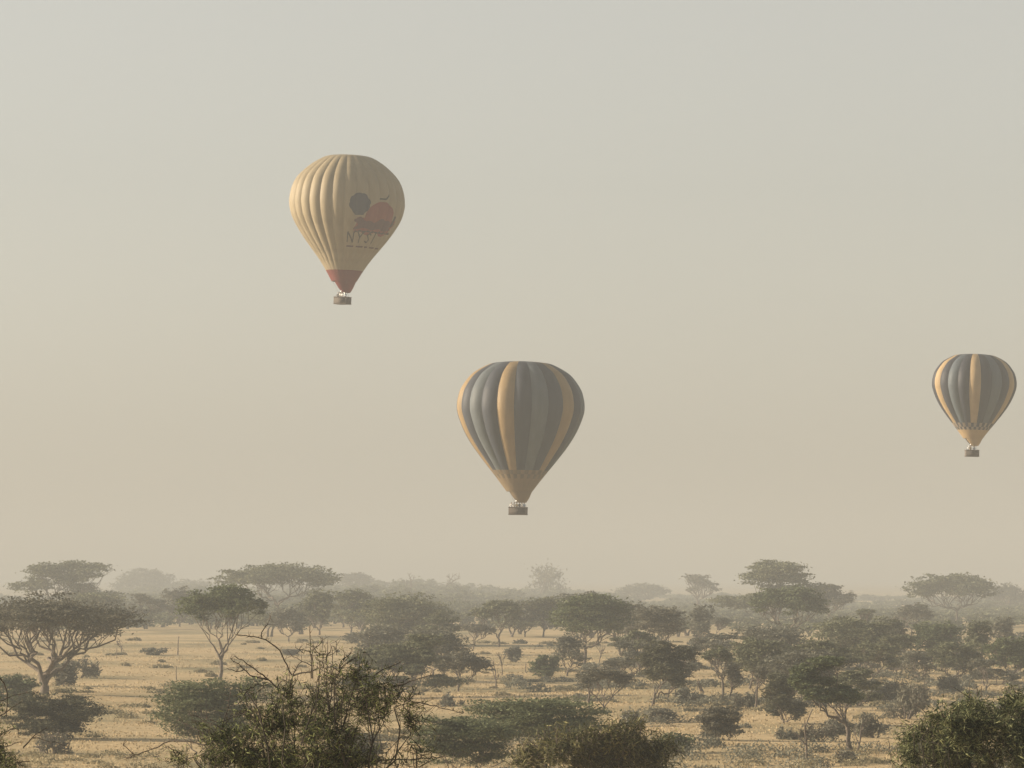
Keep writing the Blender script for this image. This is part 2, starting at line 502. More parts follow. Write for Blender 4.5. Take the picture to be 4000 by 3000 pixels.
# prints on the cream balloon: thin fabric patches that follow the envelope
def seg_dist(x, y, a, b_):
    a = np.array(a, float); b_ = np.array(b_, float)
    d = b_ - a
    tt = np.clip(((x - a[0]) * d[0] + (y - a[1]) * d[1]) / (d @ d), 0, 1)
    return np.hypot(x - a[0] - tt * d[0], y - a[1] - tt * d[1])
def strokes(segs, wd):
    return lambda x, y: np.min([seg_dist(x, y, a, b_) for a, b_ in segs], axis=0) < wd
def print_patch(name, info, root, ang_mid, z_mid, half_w, half_h, inside, mtl, off, cell=0.07):
    """inside(x, y): metres right of / above the patch centre, along the cloth"""
    rr0 = info['prof_r'](z_mid)
    nx = int(2 * half_w / cell); ny = int(2 * half_h / cell)
    xs = np.linspace(-half_w, half_w, nx + 1); ysq = np.linspace(-half_h, half_h, ny + 1)
    Xc, Yc = np.meshgrid((xs[1:] + xs[:-1]) / 2, (ysq[1:] + ysq[:-1]) / 2)
    keep = inside(Xc, Yc)
    ng, ph = 28, R_(-0.9) - 5 * 2 * math.pi / 28
    dth = 2 * math.pi / ng
    Xg, Yg = np.meshgrid(xs, ysq)
    ang = ang_mid + Xg / rr0
    zz = z_mid + Yg
    rr = info['prof_r'](zz)
    um = ((ang - ph) / dth % 1.0) * 2 - 1
    tt = (info['hz'] - zz) / info['R']
    fade = np.clip(tt / 0.12, 0.25, 1) * np.clip((2.19 - tt) / 0.5, 0.12, 1)
    rad = rr * (np.cos(dth / 2) / np.cos(um * dth / 2) + 0.042 * (.15 - um ** 2) * fade) + off
    V = np.stack([rad * np.sin(ang), -rad * np.cos(ang), zz], -1).reshape(-1, 3)
    j, i_ = np.nonzero(keep)
    k = j * (nx + 1) + i_
    Qp = np.stack([k, k + 1, k + nx + 2, k + nx + 1], -1)
    used, inv = np.unique(Qp, return_inverse=True)
    return link(name, mesh_np(name, V[used], inv.reshape(-1, 4), mtl, smooth=True), root)
R1, hz1 = i1['R'], i1['hz']
def zt(crop_y): return hz1 - (crop_y - 135) / 538 * R1
mm = R1 / 538                                            # metres per pixel of the close-up
def blob(x, y):
    a = np.arctan2(y, x)
    return np.hypot(x / 1.0, y / 0.98) < mm * (96 + 8 * np.abs(np.sin(a * 4 + .5))) * np.where(y < 0, 1 - 0.0 * y, 1)
def ang_of(crop_x, crop_y):
    rr = i1['prof_r'](zt(crop_y))
    return math.asin(max(-1, min(1, (crop_x - 728 + (crop_y - 560) * .03) * mm / rr)))
def dark_balloon(x, y):
    return blob(x, y) | ((np.abs(x) < mm * (70 + 0.45 * (y / mm + 40))) & (y < 0) & (y > -mm * 105))
print_patch('balloon_print', i1, b1, ang_of(870, 622), zt(625), 1.8, 1.8, dark_balloon, INK_BLUE, 0.045)
def sunset(x, y):
    sx, sy = x / mm, y / mm
    dome = np.hypot(sx - 40, sy + 20) < 165
    body = (np.abs(sx - 30 + 12 * np.sin(sy / 25)) < 235) & (sy < -10) & (sy > -150 + 14 * np.sin(sx / 33))
    return (dome | body) & (sy > -150 + 14 * np.sin(sx / 33))
print_patch('sunset_print', i1, b1, ang_of(1015, 760), zt(738), 5.4, 3.4, sunset, INK_RED, 0.030)
def plains(x, y):
    sx, sy = x / mm, y / mm
    return (np.abs(sx) < 215 + 20 * np.sin(sy / 12)) & (sy < 28 + 18 * np.sin(sx / 41) + 9 * np.sin(sx / 17)) & (sy > -52 + 8 * np.sin(sx / 27))
print_patch('plain_print', i1, b1, ang_of(1020, 800), zt(795), 5.0, 1.8, plains, INK_MAROON, 0.055)
print_patch('ground_line_print', i1, b1, ang_of(1000, 870), zt(870), 3.2, 0.3,
            lambda x, y: np.abs(y / mm + 4 * np.sin(x / mm / 11)) < 6 + 3 * np.sin(x / mm / 7), INK_BLACK, 0.06)
print_patch('bird_print', i1, b1, ang_of(1095, 548), zt(548), 1.6, 0.7,
            strokes([((-1.15 + .35, -.28), (-.25 + .35, -.30)), ((-.25 + .35, -.30), (.15 + .35, .05)), ((.15 + .35, .05), (.55 + .35, .34))], 0.12), INK_BLACK, 0.06)
print_patch('tree_print', i1, b1, ang_of(1166, 760), zt(755), 0.5, 0.9, strokes([((0, -.7), (0, .6))], 0.13), INK_BLACK, 0.075)
LET = {'N': [((0, 0), (0, 1)), ((0, 1), (.62, 0)), ((.62, 0), (.62, 1))],
       'Y': [((0, 1), (.3, .5)), ((.6, 1), (.3, .5)), ((.3, .5), (.3, 0))],
       'S': [((.55, .85), (.3, 1)), ((.3, 1), (.05, .8)), ((.05, .8), (.5, .3)), ((.5, .3), (.3, 0)), ((.3, 0), (0, .15))],
       'I': [((0, 0), (0, 1))]}
def word(txt, h, gap):
    segs, x0 = [], 0
    for ch in txt:
        segs += [((x0 + a[0] * h, a[1] * h), (x0 + c[0] * h, c[1] * h)) for a, c in LET[ch]]
        x0 += (max(p[0] for s_ in LET[ch] for p in s_) + gap) * h
    wd = x0 - gap * h
    return [((a[0] - wd / 2, a[1] - h / 2), (c[0] - wd / 2, c[1] - h / 2)) for a, c in segs], wd
hgt = 85 * mm
segs, wd = word('NYSI', hgt, 0.42)
print_patch('lettering', i1, b1, ang_of(750, 925) + wd / 2 / i1['prof_r'](zt(925)), zt(925), wd / 2 + .3, hgt / 2 + .25, strokes(segs, 0.085), INK_BLACK, 0.05)
print_patch('tagline_print', i1, b1, ang_of(905, 1005), zt(1005), 3.0, 0.25,
            lambda x, y: (np.abs(y) < 0.09) & (np.sin(x * 9) + np.sin(x * 5.3 + 1) > -0.7), INK_MAROON, 0.05)

# ------------------------------------------------------------------ passengers
SKIN = plain('skin_tone', (0.30, 0.17, 0.11), 0.6)
HAIR = plain('dark_hair', (0.03, 0.024, 0.02), 0.7)
TROUSER = plain('khaki_trousers', (0.20, 0.16, 0.10), 0.9)
SHIRTS = {'white': plain('white_shirt', (0.80, 0.78, 0.74), 0.9), 'khaki': plain('khaki_shirt', (0.36, 0.29, 0.19), 0.9),
          'dark': plain('dark_jacket', (0.05, 0.05, 0.06), 0.9), 'pale blue': plain('pale_blue_shirt', (0.38, 0.45, 0.52), 0.9)}
def person_mesh():
    V, E, Rr = [], [], []
    def chain(pts, start=None):
        prev = start
        for p, r_ in pts:
            V.append(p); Rr.append(r_)
            if prev is not None: E.append((prev, len(V) - 1))
            prev = len(V) - 1
        return prev
    pel = chain([((0, 0, .95), (.16, .11))])
    chest = chain([((0, .01, 1.12), (.145, .10)), ((0, 0, 1.30), (.17, .115))], pel)
    neck = chain([((0, 0, 1.46), (.075, .07)), ((0, -.01, 1.53), (.055, .06))], chest)
    chain([((0, -.015, 1.60), (.075, .09)), ((0, -.01, 1.68), (.08, .098)), ((0, 0, 1.75), (.055, .07))], neck)
    head_front = len(V) - 2
    chain([((0, -.125, 1.655), (.014, .018))], head_front)       # nose
    for s_ in (-1, 1):
        k = chain([((s_ * .10, 0, .86), (.085, .09)), ((s_ * .11, -.02, .50), (.06, .065)), ((s_ * .11, .02, .12), (.042, .045)), ((s_ * .11, .01, .045), (.045, .045)),
                   ((s_ * .12, -.13, .03), (.04, .03))], pel)
        k = chain([((s_ * .19, 0, 1.40), (.06, .06)), ((s_ * .25, -.06, 1.20), (.045, .045)), ((s_ * .21, -.28, 1.18), (.034, .034)), ((s_ * .205, -.32, 1.18), (.04, .022))], chest)
        for f in range(4):
            x = s_ * (.175 + .019 * f)
            chain([((x, -.385, 1.185), (.009, .009)), ((x, -.42 - .006 * (f in (1, 2)), 1.165), (.008, .008))], k)
        chain([((s_ * .165, -.345, 1.175), (.010, .010)), ((s_ * .15, -.375, 1.165), (.008, .008))], k)
    me = bpy.data.meshes.new('person_skeleton')
    me.from_pydata(V, E, [])
    o = bpy.data.objects.new('person_skeleton', me)
    COL.objects.link(o)
    o.modifiers.new('skin', 'SKIN').use_smooth_shade = True
    sv = me.skin_vertices[0].data
    for k_, (a_, b_) in enumerate(Rr):
        sv[k_].radius = (a_, b_)
        sv[k_].use_root = (k_ == 0)
    sb = o.modifiers.new('sub', 'SUBSURF'); sb.levels = 1; sb.render_levels = 1
    dg = bpy.context.evaluated_depsgraph_get()
    out = bpy.data.meshes.new_from_object(o.evaluated_get(dg))
    bpy.data.objects.remove(o); bpy.data.meshes.remove(me)
    return out
PM = person_mesh()
pverts = {}
def person(info, root, frac, side, shirt, label, turn):
    me = pverts.get(shirt)
    if me is None:
        me = PM.copy(); me.name = 'person'
        me.materials.clear()
        for m_ in (SKIN, SHIRTS[shirt], TROUSER, HAIR): me.materials.append(m_)
        for p in me.polygons:
            c = p.center
            p.use_smooth = True
            if c.z > 1.47: p.material_index = 3 if (c.z > 1.70 or (c.y > .02 and c.z > 1.56)) else 0
            elif c.y < -.27 and c.z > 1.0: p.material_index = 0
            elif c.z > 0.93: p.material_index = 1
            else: p.material_index = 2
        pverts[shirt] = me
    bx, bw, bd, bz, yaw = info['basket']
    o = link('person', me)
    lx, ly = frac * (bw / 2 - .32), side * (bd / 2 - .42)
    c, s_ = math.cos(yaw), math.sin(yaw)
    lp = Vector((bx + c * lx - s_ * ly, s_ * lx + c * ly, 0.085))
    tl = root.rotation_euler[1]
    wx = math.cos(tl) * lp.x + math.sin(tl) * lp.z; wz = -math.sin(tl) * lp.x + math.cos(tl) * lp.z
    o.location = root.location + Vector((wx, lp.y, wz))
    o.rotation_euler = (0, tl, yaw + turn)
    o.scale = (.93, .93, .93)
    tag(o, label, 'person', 'balloon passengers')
for fr, sd, sh, lb, tu in [(-1, -1, 'white', 'person in white at the left end of the large striped balloon basket', 0),
                           (-.55, -1, 'white', 'person in white, second from left in the large striped balloon basket', .3),
                           (-.15, -1, 'khaki', 'person in khaki left of the burner in the large striped balloon basket', -.2),
                           (.25, -1, 'dark', 'person in dark jacket right of the burner in the large striped balloon basket', .1),
                           (.6, -1, 'white', 'person in white right of centre in the large striped balloon basket', -.3),
                           (1, -1, 'pale blue', 'person in pale blue at the right end of the large striped balloon basket', .2)]:
    person(i2, b2, fr, sd, sh, lb, tu)
for fr, sd, sh, lb, tu in [(-.8, -1, 'dark', 'person in dark jacket at the left of the cream balloon basket', .2),
                           (-.35, -1, 'white', 'person in white left of centre in the cream balloon basket', 0),
                           (.15, -1, 'white', 'person in white near the middle of the cream balloon basket', -.2),
                           (.9, -1, 'pale blue', 'person in pale blue at the right end of the cream balloon basket', .2)]:
    person(i1, b1, fr, sd, sh, lb, tu)
for fr, sd, sh, lb, tu in [(-.5, -1, 'khaki', 'person in khaki in the left half of the right-hand balloon basket', .2),
                           (.4, -1, 'pale blue', 'person in pale blue in the right half of the right-hand balloon basket', 0)]:
    person(i3, b3, fr, sd, sh, lb, tu)

# ------------------------------------------------------------------ trees
SEED = [100]
def pads_for(kind, rng, rx, ry, z0, z1):
    """ellipsoid clumps (cx, cy, cz, rx, ry, rz) that fill a crown; x, y relative to the crown axis"""
    h = z1 - z0
    out = []
    if kind == 'umbrella':
        n = int(np.clip(rx * 2.2, 9, 20))
        for k in range(n):
            rad = math.sqrt((k + .5) / n) * 0.84
            a = k * 2.399 + rng.uniform(-.4, .4)
            s = rng.uniform(.30, .42)
            rz = h * rng.uniform(.24, .34)
            cz = z1 - rz * .95 - (rad ** 2.2) * h * .56 - rng.uniform(0, .08) * h
            out.append((math.cos(a) * rad * rx, math.sin(a) * rad * ry, cz, rx * s, ry * s, rz))
    elif kind == 'layered':
        n = int(np.clip(rx * 2.6, 10, 20))
        for k in range(n):
            lay = rng.choice([.0, .33, .62, .85], p=[.2, .3, .3, .2])
            rad = rng.uniform(.1, .85) * (1 - .55 * max(0, lay - .4) / .6)
            a = k * 2.399 + rng.uniform(-.5, .5)
            s = rng.uniform(.28, .42)
            rz = h * rng.uniform(.12, .18)
            cz = z0 + rz + lay * (h - 2 * rz) * 1.0 + rng.uniform(-.05, .05) * h
            out.append((math.cos(a) * rad * rx, math.sin(a) * rad * ry, min(cz, z1 - rz), rx * s, ry * s, rz))
    else:                                                # round, bush
        n = int(np.clip(rx * 3, 8, 16))
        for k in range(n):
            v = (k + .5) / n
            zc = -1 + 2 * v if kind == 'bush' else -.75 + 1.75 * v
            rad = math.sqrt(max(0.05, 1 - min(1, abs(zc)) ** 2.4)) * rng.uniform(.25, .78)
            a = k * 2.399 + rng.uniform(-.5, .5)
            s = rng.uniform(.42, .58)
            rz = h * rng.uniform(.22, .32)
            cz = np.clip((z0 + z1) / 2 + zc * h / 2 * .9, z0 + rz * .8, z1 - rz)
            out.append((math.cos(a) * rad * rx, math.sin(a) * rad * ry, cz, rx * s, ry * s, rz))
    return np.array(out)

def fill_pads(q, pads, n, size, rng, sub=22, flat=.8, aspect=1.7, spread=.42):
    wgt = pads[:, 3] * np.sqrt(pads[:, 4] * pads[:, 5]); wgt = wgt / wgt.sum()
    for p, wg in zip(pads, wgt):
        m_ = max(20, int(n * wg))
        d = rng.normal(size=(sub, 3)); d /= np.linalg.norm(d, axis=1, keepdims=True)
        d *= rng.uniform(.25, .92, (sub, 1))
        d[:, 2] += 0.12
        sc = rng.uniform(.6, 1.25, sub) * spread
        tn = rng.normal(.5, .17, sub)
        k = rng.integers(0, sub, m_)
        e = rng.normal(size=(m_, 3)) * .55
        e[:, 2] *= .42
        c = p[:3] + (d[k] + e * sc[k][:, None]) * p[3:6]
        q.leaves(c, size, rng, flat, aspect, np.clip(tn[k] + rng.normal(0, .16, m_), 0, 1))

def skeleton(q, rng, base, pads, trunk_r, fork, stems, wob=.05, twigs=4, twig_r=.02, spread0=.0):
    """base: local trunk foot; fork: height of the fork; limbs reach every clump"""
    base = np.asarray(base, float)
    cen = pads[:, :2].mean(0)
    ang = np.arctan2(pads[:, 1] - cen[1], pads[:, 0] - cen[0] + 1e-6)
    order = np.argsort(ang + rng.uniform(0, .01, len(ang)))
    groups = [g_ for g_ in np.array_split(np.roll(order, rng.integers(0, len(order))), stems) if len(g_)]
    F0 = base + np.array([0, 0, fork])
    if spread0 <= 0 and fork > 0.05:
        lean = (cen - base[:2]) * .15
        F0[:2] += lean
        P = curve(base - np.array([0, 0, .25]), F0, 5, .03, rng)
        q.tube(P, np.linspace(trunk_r * 1.25, trunk_r * .95, 5), 7)
    for g_ in groups:
        c = pads[g_, :3].mean(0)
        zlow = (pads[g_, 2] - pads[g_, 5]).min()
        st = F0 if spread0 <= 0 else base + np.array([*(rng.normal(size=2) * spread0), -.2])
        c = np.array([c[0], c[1], min(zlow, c[2])])
        Lp = st + (c - st) * rng.uniform(.45, .62)
        r0 = trunk_r * rng.uniform(.6, .8)
        out = np.array([c[0] - st[0], c[1] - st[1], 0]); out /= np.linalg.norm(out) + 1e-6
        P = curve(st, Lp, 6, wob, rng, d0=out * .35 + np.array([0, 0, .95]))
        q.tube(P, np.linspace(r0, r0 * .68, 6), 6)
        for k in g_:
            p = pads[k]
            tgt = np.array([p[0], p[1], p[2] - p[5] * .5]) + rng.normal(size=3) * p[3:6] * .15
            P = curve(P_end(P) if False else Lp, tgt, 6, wob * 1.2, rng, d0=(tgt - Lp) / (np.linalg.norm(tgt - Lp) + 1e-6) * .8 + out * .25)
            r1 = max(r0 * .5, twig_r * 1.5)
            q.tube(P, np.linspace(r1, r1 * .45, 6), 5)
            for _ in range(twigs):
                e = rng.normal(size=3); e /= np.linalg.norm(e); e[2] = abs(e[2]) * .8 - .15
                t2 = p[:3] + e * p[3:6] * rng.uniform(.6, .95)
                s2 = P[rng.integers(2, 6)]
                q.tube(curve(s2, t2, 4, .06, rng), np.linspace(max(twig_r, r1 * .35), twig_r * .5, 4), 4)
def P_end(P): return P[-1]

def tree(x, base, x0, x1, top, bot, kind, leaf, label, name='acacia_tree', D=None, dens=1.0, fork=.35, stems=3, tr=None, group=None, bark=None, cat='tree', leafpx=1.75, depth=.9, twigs=4):
    """x, base: foot of the trunk in the photograph; x0..x1, top..bot: extent of its crown"""
    SEED[0] += 1
    rng = np.random.default_rng(SEED[0] * 7 + 3)
    if D is None:
        B = hit(x, base); D = B[1]
    else:
        B = at(x, 2400, D)
    B[2] = float(ground_z(B[0], B[1]))
    pxm = D / (F * K4)                               # metres per photograph pixel
    if kind == 'bush':
        gx = (x1 - x0) * .08; x0 -= gx; x1 += gx
    if kind in ('round', 'layered'):
        gx = (x1 - x0) * .13; x0 -= gx; x1 += gx; bot += (bot - top) * .2
    zt_ = at(x, top, D)[2] - B[2]; zb = at(x, bot, D)[2] - B[2]
    cx = ((x0 + x1) / 2 - x) * pxm
    rx = (x1 - x0) / 2 * pxm; ry = rx * depth
    if kind == 'bush': zb = max(zb, 0.0)
    pads = pads_for(kind, rng, rx, ry, zb, zt_)
    pads[:, 0] += cx
    # keep the clumps inside the crown extent seen in the photograph
    lim = np.maximum(rx - pads[:, 3] * .72, .1)
    pads[:, 0] = np.clip(pads[:, 0], cx - lim, cx + lim)
    root = link(name, None, loc=B)
    tag(root, label, cat, group or {'umbrella': 'umbrella acacias on the plain', 'layered': 'tall layered acacias', 'round': 'leafy acacias on the plain', 'bush': 'bushes on the plain'}[kind])
    size = max(.07, leafpx * D / F)
    area = (x1 - x0) * abs(bot - top) / K4 ** 2
    n = int(np.clip(area * 2.9 * dens * (1.75 / leafpx) ** 2, 250, 26000))
    q = Quads(); fill_pads(q, pads, n, size, rng)
    link('crown', q.mesh('crown', LEAF[leaf]), root)
    q = Quads()
    hh = zt_
    trr = tr or max(.09, hh * .022)
    tw = max(.018, .33 * D / F)
    if kind == 'bush':
        skeleton(q, rng, (0, 0, 0), pads, trr * .6, 0, max(4, stems), twigs=twigs, twig_r=tw * .8, spread0=rx * .12)
    else:
        skeleton(q, rng, (0, 0, 0), pads, trr, max(.1, zb * fork), stems, twigs=twigs, twig_r=tw)
    link('trunk' if kind != 'bush' else 'stems', q.mesh('trunk', bark or BARK, True), root)
    return root

def branch_rec(q, rng, p, d, L, r, lev, spread=.6, up=.15, wob=.12, kids=(2, 4), rmin=.012, ends=None):
    n = 5
    P = [p]
    dd = d / np.linalg.norm(d)
    for k in range(n - 1):
        dd = dd + rng.normal(size=3) * wob + np.array([0, 0, up * .3])
        dd /= np.linalg.norm(dd)
        P.append(P[-1] + dd * L / (n - 1))
    P = np.array(P)
    q.tube(P, np.linspace(r, max(rmin * .6, r * .6), n), 5 if r > .05 else 4)
    if ends is not None: ends.append((P, lev))
    if lev == 0: return
    for k in range(rng.integers(*kids) + 1):
        s = P[rng.integers(2, n)]
        nd = dd + rng.normal(size=3) * spread
        nd[2] += up
        branch_rec(q, rng, s, nd, L * rng.uniform(.5, .8), max(rmin, r * rng.uniform(.45, .65)), lev - 1, spread, up, wob, kids, rmin, ends)

def bare(x, base, top, label, name='bare_tree', D=None, lev=3, spread=.55, lean=(0, 0), stems=1, tr=None, bark=None, wide=.5, cat='tree', group='bare trees and dry shrubs', haze_twigs=0, leaf='brown'):
    SEED[0] += 1
    rng = np.random.default_rng(SEED[0] * 7 + 3)
    if D is None:
        B = hit(x, base); D = B[1]
    else: B = at(x, 2400, D)
    B[2] = float(ground_z(B[0], B[1]))
    h = at(x, top, D)[2] - B[2]
    q = Quads()
    r = tr or h * .028
    ends = []
    for s in range(stems):
        a = rng.uniform(0, 6.28)
        d0 = np.array([lean[0] + (math.cos(a) * wide if stems > 1 else 0), lean[1] + (math.sin(a) * wide if stems > 1 else 0), 1.0])
        branch_rec(q, rng, np.array([math.cos(a) * .1 * (stems > 1), math.sin(a) * .1 * (stems > 1), -.15]), d0, h * (.5 if lev else 1.0), r, lev, spread, ends=ends, rmin=max(.012, .3 * D / F))
    V = np.concatenate(q.V)
    q.V = [V * np.array([1, 1, h / max(.1, V[:, 2].max())])]; q.Q = [np.concatenate(q.Q)]; q.T = [np.concatenate(q.T)]
    if not haze_twigs and lev == 0:
        o = link(name, q.mesh(name, bark or BARK, True), loc=B)
        return tag(o, label, cat, group)
    root = link(name, None, loc=B)
    tag(root, label, cat, group)
    link('branches', q.mesh('branches', bark or BARK, True), root)
    if haze_twigs:
        tips = np.concatenate([P for P, l in ends if l <= 1]) * np.array([1, 1, h / max(.1, V[:, 2].max())])
        k = rng.integers(0, len(tips), haze_twigs)
        q = Quads()
        q.leaves(tips[k] + rng.normal(size=(haze_twigs, 3)) * h * .09, 1.4 * D / F, rng, 0, 3.0, np.clip(rng.normal(.5, .2, haze_twigs), 0, 1))
        link('twigs', q.mesh('twigs', LEAF[leaf]), root)['kind'] = 'stuff'
    return root

# far, hazy trees on the skyline ----------------------------------------------------------
tree(250, 0, 85, 430, 2180, 2335, 'layered', 'olive', 'tall uneven acacia rising behind the wide umbrella acacia at far left', D=1150, dens=.9, stems=3)
tree(600, 0, 440, 700, 2212, 2330, 'umbrella', 'grey', 'pale hazy acacia on the skyline between the two left umbrella trees', D=2900, dens=1.1)
tree(735, 0, 640, 860, 2258, 2330, 'umbrella', 'grey', 'low faint acacia on the skyline just left of the large dark umbrella crown', D=3000)
tree(1085, 0, 838, 1335, 2192, 2312, 'umbrella', 'olive', 'large dark umbrella acacia breaking the skyline below the cream balloon', D=1050, dens=1.15, stems=4, fork=.55)
tree(1385, 0, 1300, 1465, 2230, 2290, 'umbrella', 'grey', 'small faint umbrella acacia right of the large dark skyline crown', D=2500)
bare(1615, 0, 2236, 'faint bare tree on the skyline left of the twin bare trees', D=2200, lev=3, wide=.5)
bare(1748, 0, 2236, 'faint bare tree on the skyline below left of the large striped balloon', D=2200, lev=3, spread=.8)
bare(2100, 0, 2207, 'broad leafless tree dome standing on the skyline under the large striped balloon', D=2300, lev=4, spread=.75, stems=3, wide=.55, haze_twigs=500, leaf='grey')
tree(2520, 0, 2400, 2625, 2273, 2335, 'umbrella', 'grey', 'pale umbrella acacia with open underside on the skyline right of centre', D=2400, dens=.95)
tree(2725, 0, 2660, 2795, 2236, 2300, 'layered', 'grey', 'small thin acacia with two ragged tiers alone on the skyline', D=1700, dens=.6)
tree(3030, 0, 2815, 3200, 2172, 2345, 'layered', 'olive', 'tallest acacia on the skyline, domed dark crown right of centre', D=1000, dens=1.3, stems=4, fork=.6)
tree(3235, 0, 3150, 3330, 2250, 2345, 'layered', 'brown', 'smaller hazy acacia touching the right side of the tallest crown', D=1080, dens=1)
tree(3740, 0, 3535, 3910, 2226, 2355, 'umbrella', 'olive', 'wide spreading acacia on the skyline under the small right-hand balloon', D=1200, dens=1.0, stems=4, fork=.5)
tree(3925, 0, 3850, 4010, 2275, 2360, 'umbrella', 'grey', 'faint sloping acacia at the right end of the skyline', D=1900)
tree(3385, 0, 3325, 3450, 2318, 2375, 'umbrella', 'grey', 'faint low acacia on the skyline in the dip right of the tallest crown', D=2600)

# middle distance ----------------------------------------------------------------------------
tree(560, 2452, 488, 640, 2311, 2392, 'layered', 'grey', 'thin grey acacia with bare stems right of the wide left umbrella tree', dens=.6, stems=4)
tree(702, 2448, 640, 762, 2289, 2395, 'round', 'brown', 'narrow dull brown acacia left of the green many-stemmed tree', dens=.9)
tree(1128, 2505, 1062, 1195, 2370, 2452, 'round', 'grey', 'small grey acacia left of the pair below the large skyline crown', dens=.8)
tree(1248, 2478, 1180, 1312, 2305, 2412, 'round', 'olive', 'rounded acacia on forked trunk, left of the pair below the large skyline crown')
tree(1372, 2474, 1305, 1445, 2299, 2405, 'round', 'olive', 'rounded acacia with thin stems, right of the pair below the large skyline crown')
tree(1590, 2520, 1438, 1722, 2320, 2475, 'round', 'olive', 'broad dark acacia in mid distance between the cream and large striped balloons', dens=1.15, stems=4)
tree(1950, 2528, 1838, 2062, 2340, 2440, 'umbrella', 'olive', 'flat acacia with upright trunk straight below the large striped balloon')
tree(1848, 2536, 1795, 1935, 2428, 2485, 'umbrella', 'brown', 'small dark flat acacia with twisted low fork left of the upright trunk')
tree(2122, 2490, 2055, 2212, 2328, 2412, 'round', 'olive', 'dark acacia on thin trunk left of the central forked acacia')
tree(2270, 2470, 2160, 2400, 2300, 2400, 'umbrella', 'grey', 'hazy acacia peeping over the central forked acacia', D=800)
tree(2283, 2602, 2168, 2442, 2318, 2462, 'round', 'green', 'central acacia with tall forked trunk below and right of the large striped balloon', dens=1.2, fork=.55, stems=3)
tree(2590, 2610, 2470, 2682, 2365, 2470, 'round', 'brown', 'brown domed acacia above the dark bushy tree right of centre', dens=1.1)
tree(2500, 2640, 2410, 2575, 2450, 2545, 'layered', 'olive', 'pale olive layered acacia between the central forked acacia and the dark bushy tree', dens=.85)
tree(2718, 2536, 2690, 2778, 2360, 2495, 'round', 'grey', 'slender upright grey acacia on pale haze right of the brown domed acacia', dens=.7)
tree(2788, 2506, 2775, 2858, 2405, 2445, 'umbrella', 'grey', 'tiny flat-topped acacia with one curved trunk beside the slender grey one', dens=.9, stems=2)
tree(3085, 2535, 2925, 3245, 2277, 2420, 'umbrella', 'green', 'deep green umbrella acacia on pale trunk in front of the tallest skyline tree', dens=1.25, fork=.5, stems=4)
tree(3385, 2520, 3335, 3432, 2370, 2425, 'layered', 'olive', 'small ragged acacia top poking above the right-hand thicket', D=800, dens=.8)
tree(3310, 2620, 3180, 3480, 2410, 2560, 'round', 'olive', 'broad olive acacia in the thicket right of the deep green umbrella tree', dens=1.0)
tree(3465, 2590, 3395, 3560, 2410, 2530, 'round', 'grey', 'tall greyish acacia on dark stems in the middle of the right thicket', dens=.9)
tree(3655, 2600, 3555, 3755, 2428, 2540, 'round', 'green', 'dark rounded acacia on several bare stems under the right-hand balloon', dens=1.1, stems=4)
tree(3560, 2560, 3480, 3660, 2350, 2430, 'umbrella', 'grey', 'hazy flat acacia behind the dark rounded one under the right-hand balloon', D=850, dens=.8)
tree(3825, 2610, 3780, 3872, 2420, 2540, 'round', 'olive', 'upright olive acacia left of the pair at the right edge', dens=.85)
tree(3920, 2560, 3880, 3965, 2403, 2500, 'round', 'grey', 'upright grey acacia between the olive one and the right edge', dens=.8)
tree(3955, 2650, 3860, 4060, 2482, 2600, 'round', 'green', 'green acacia cut by the right edge above the lush near bush', dens=1.1)
tree(3790, 2630, 3690, 3850, 2530, 2590, 'umbrella', 'brown', 'low brownish acacia on thin trunk below the upright olive one', dens=.6)

tree(3030, 2640, 2885, 3150, 2440, 2565, 'round', 'grey', 'soft grey acacia below the pale trunk of the deep green umbrella tree', dens=1.0)
tree(3235, 2690, 3085, 3335, 2490, 2620, 'layered', 'olive', 'olive tiered acacia behind the large leaning one', dens=1.0)
tree(2420, 2560, 2330, 2505, 2345, 2450, 'round', 'grey', 'grey acacia touching the right side of the central forked acacia', dens=.8)
tree(1705, 2560, 1640, 1800, 2375, 2480, 'layered', 'olive', 'ragged acacia at the right shoulder of the broad dark mid-distance acacia', dens=.8)
tree(1480, 2600, 1390, 1600, 2440, 2560, 'round', 'grey', 'grey acacia in front of the broad dark mid-distance acacia', dens=.9)
tree(2215, 2640, 2150, 2290, 2470, 2580, 'round', 'grey', 'thin grey acacia left of the central forked trunk', dens=.5)
tree(350, 2470, 270, 470, 2310, 2400, 'round', 'olive', 'dull acacia just behind the crown of the wide left umbrella tree', D=900, dens=.9)
tree(3500, 2640, 3420, 3600, 2470, 2575, 'layered', 'olive', 'tiered olive acacia at the front of the right thicket', dens=.8)

tree(2440, 2680, 2365, 2560, 2470, 2585, 'layered', 'grey', 'soft grey acacia left of the dense dark bushy tree', dens=.85)
tree(3130, 2745, 3005, 3260, 2535, 2650, 'round', 'grey', 'grey acacia above the dark drooping tree, left of the leaning one', dens=1.0)
tree(3410, 2665, 3300, 3520, 2490, 2595, 'layered', 'olive', 'olive acacia low in the right thicket beside the leaning one', dens=.9)
tree(3720, 2665, 3640, 3820, 2505, 2610, 'round', 'olive', 'small olive acacia below the dark rounded one, near the lush bush', dens=.9)
tree(1690, 2645, 1580, 1800, 2450, 2565, 'round', 'grey', 'hazy grey acacia between the broad olive one and the dark low crown', dens=.9)
tree(1450, 2690, 1355, 1550, 2520, 2640, 'layered', 'grey', 'soft grey acacia directly above the right half of the near thorn bush', dens=.9)
tree(2050, 2500, 1985, 2120, 2345, 2430, 'round', 'grey', 'hazy acacia between the upright flat one and the dark thin-trunked one', D=800, dens=.9)
tree(3590, 2655, 3520, 3660, 2540, 2620, 'round', 'grey', 'little grey acacia in front of the bare stems under the right-hand balloon', dens=.7)

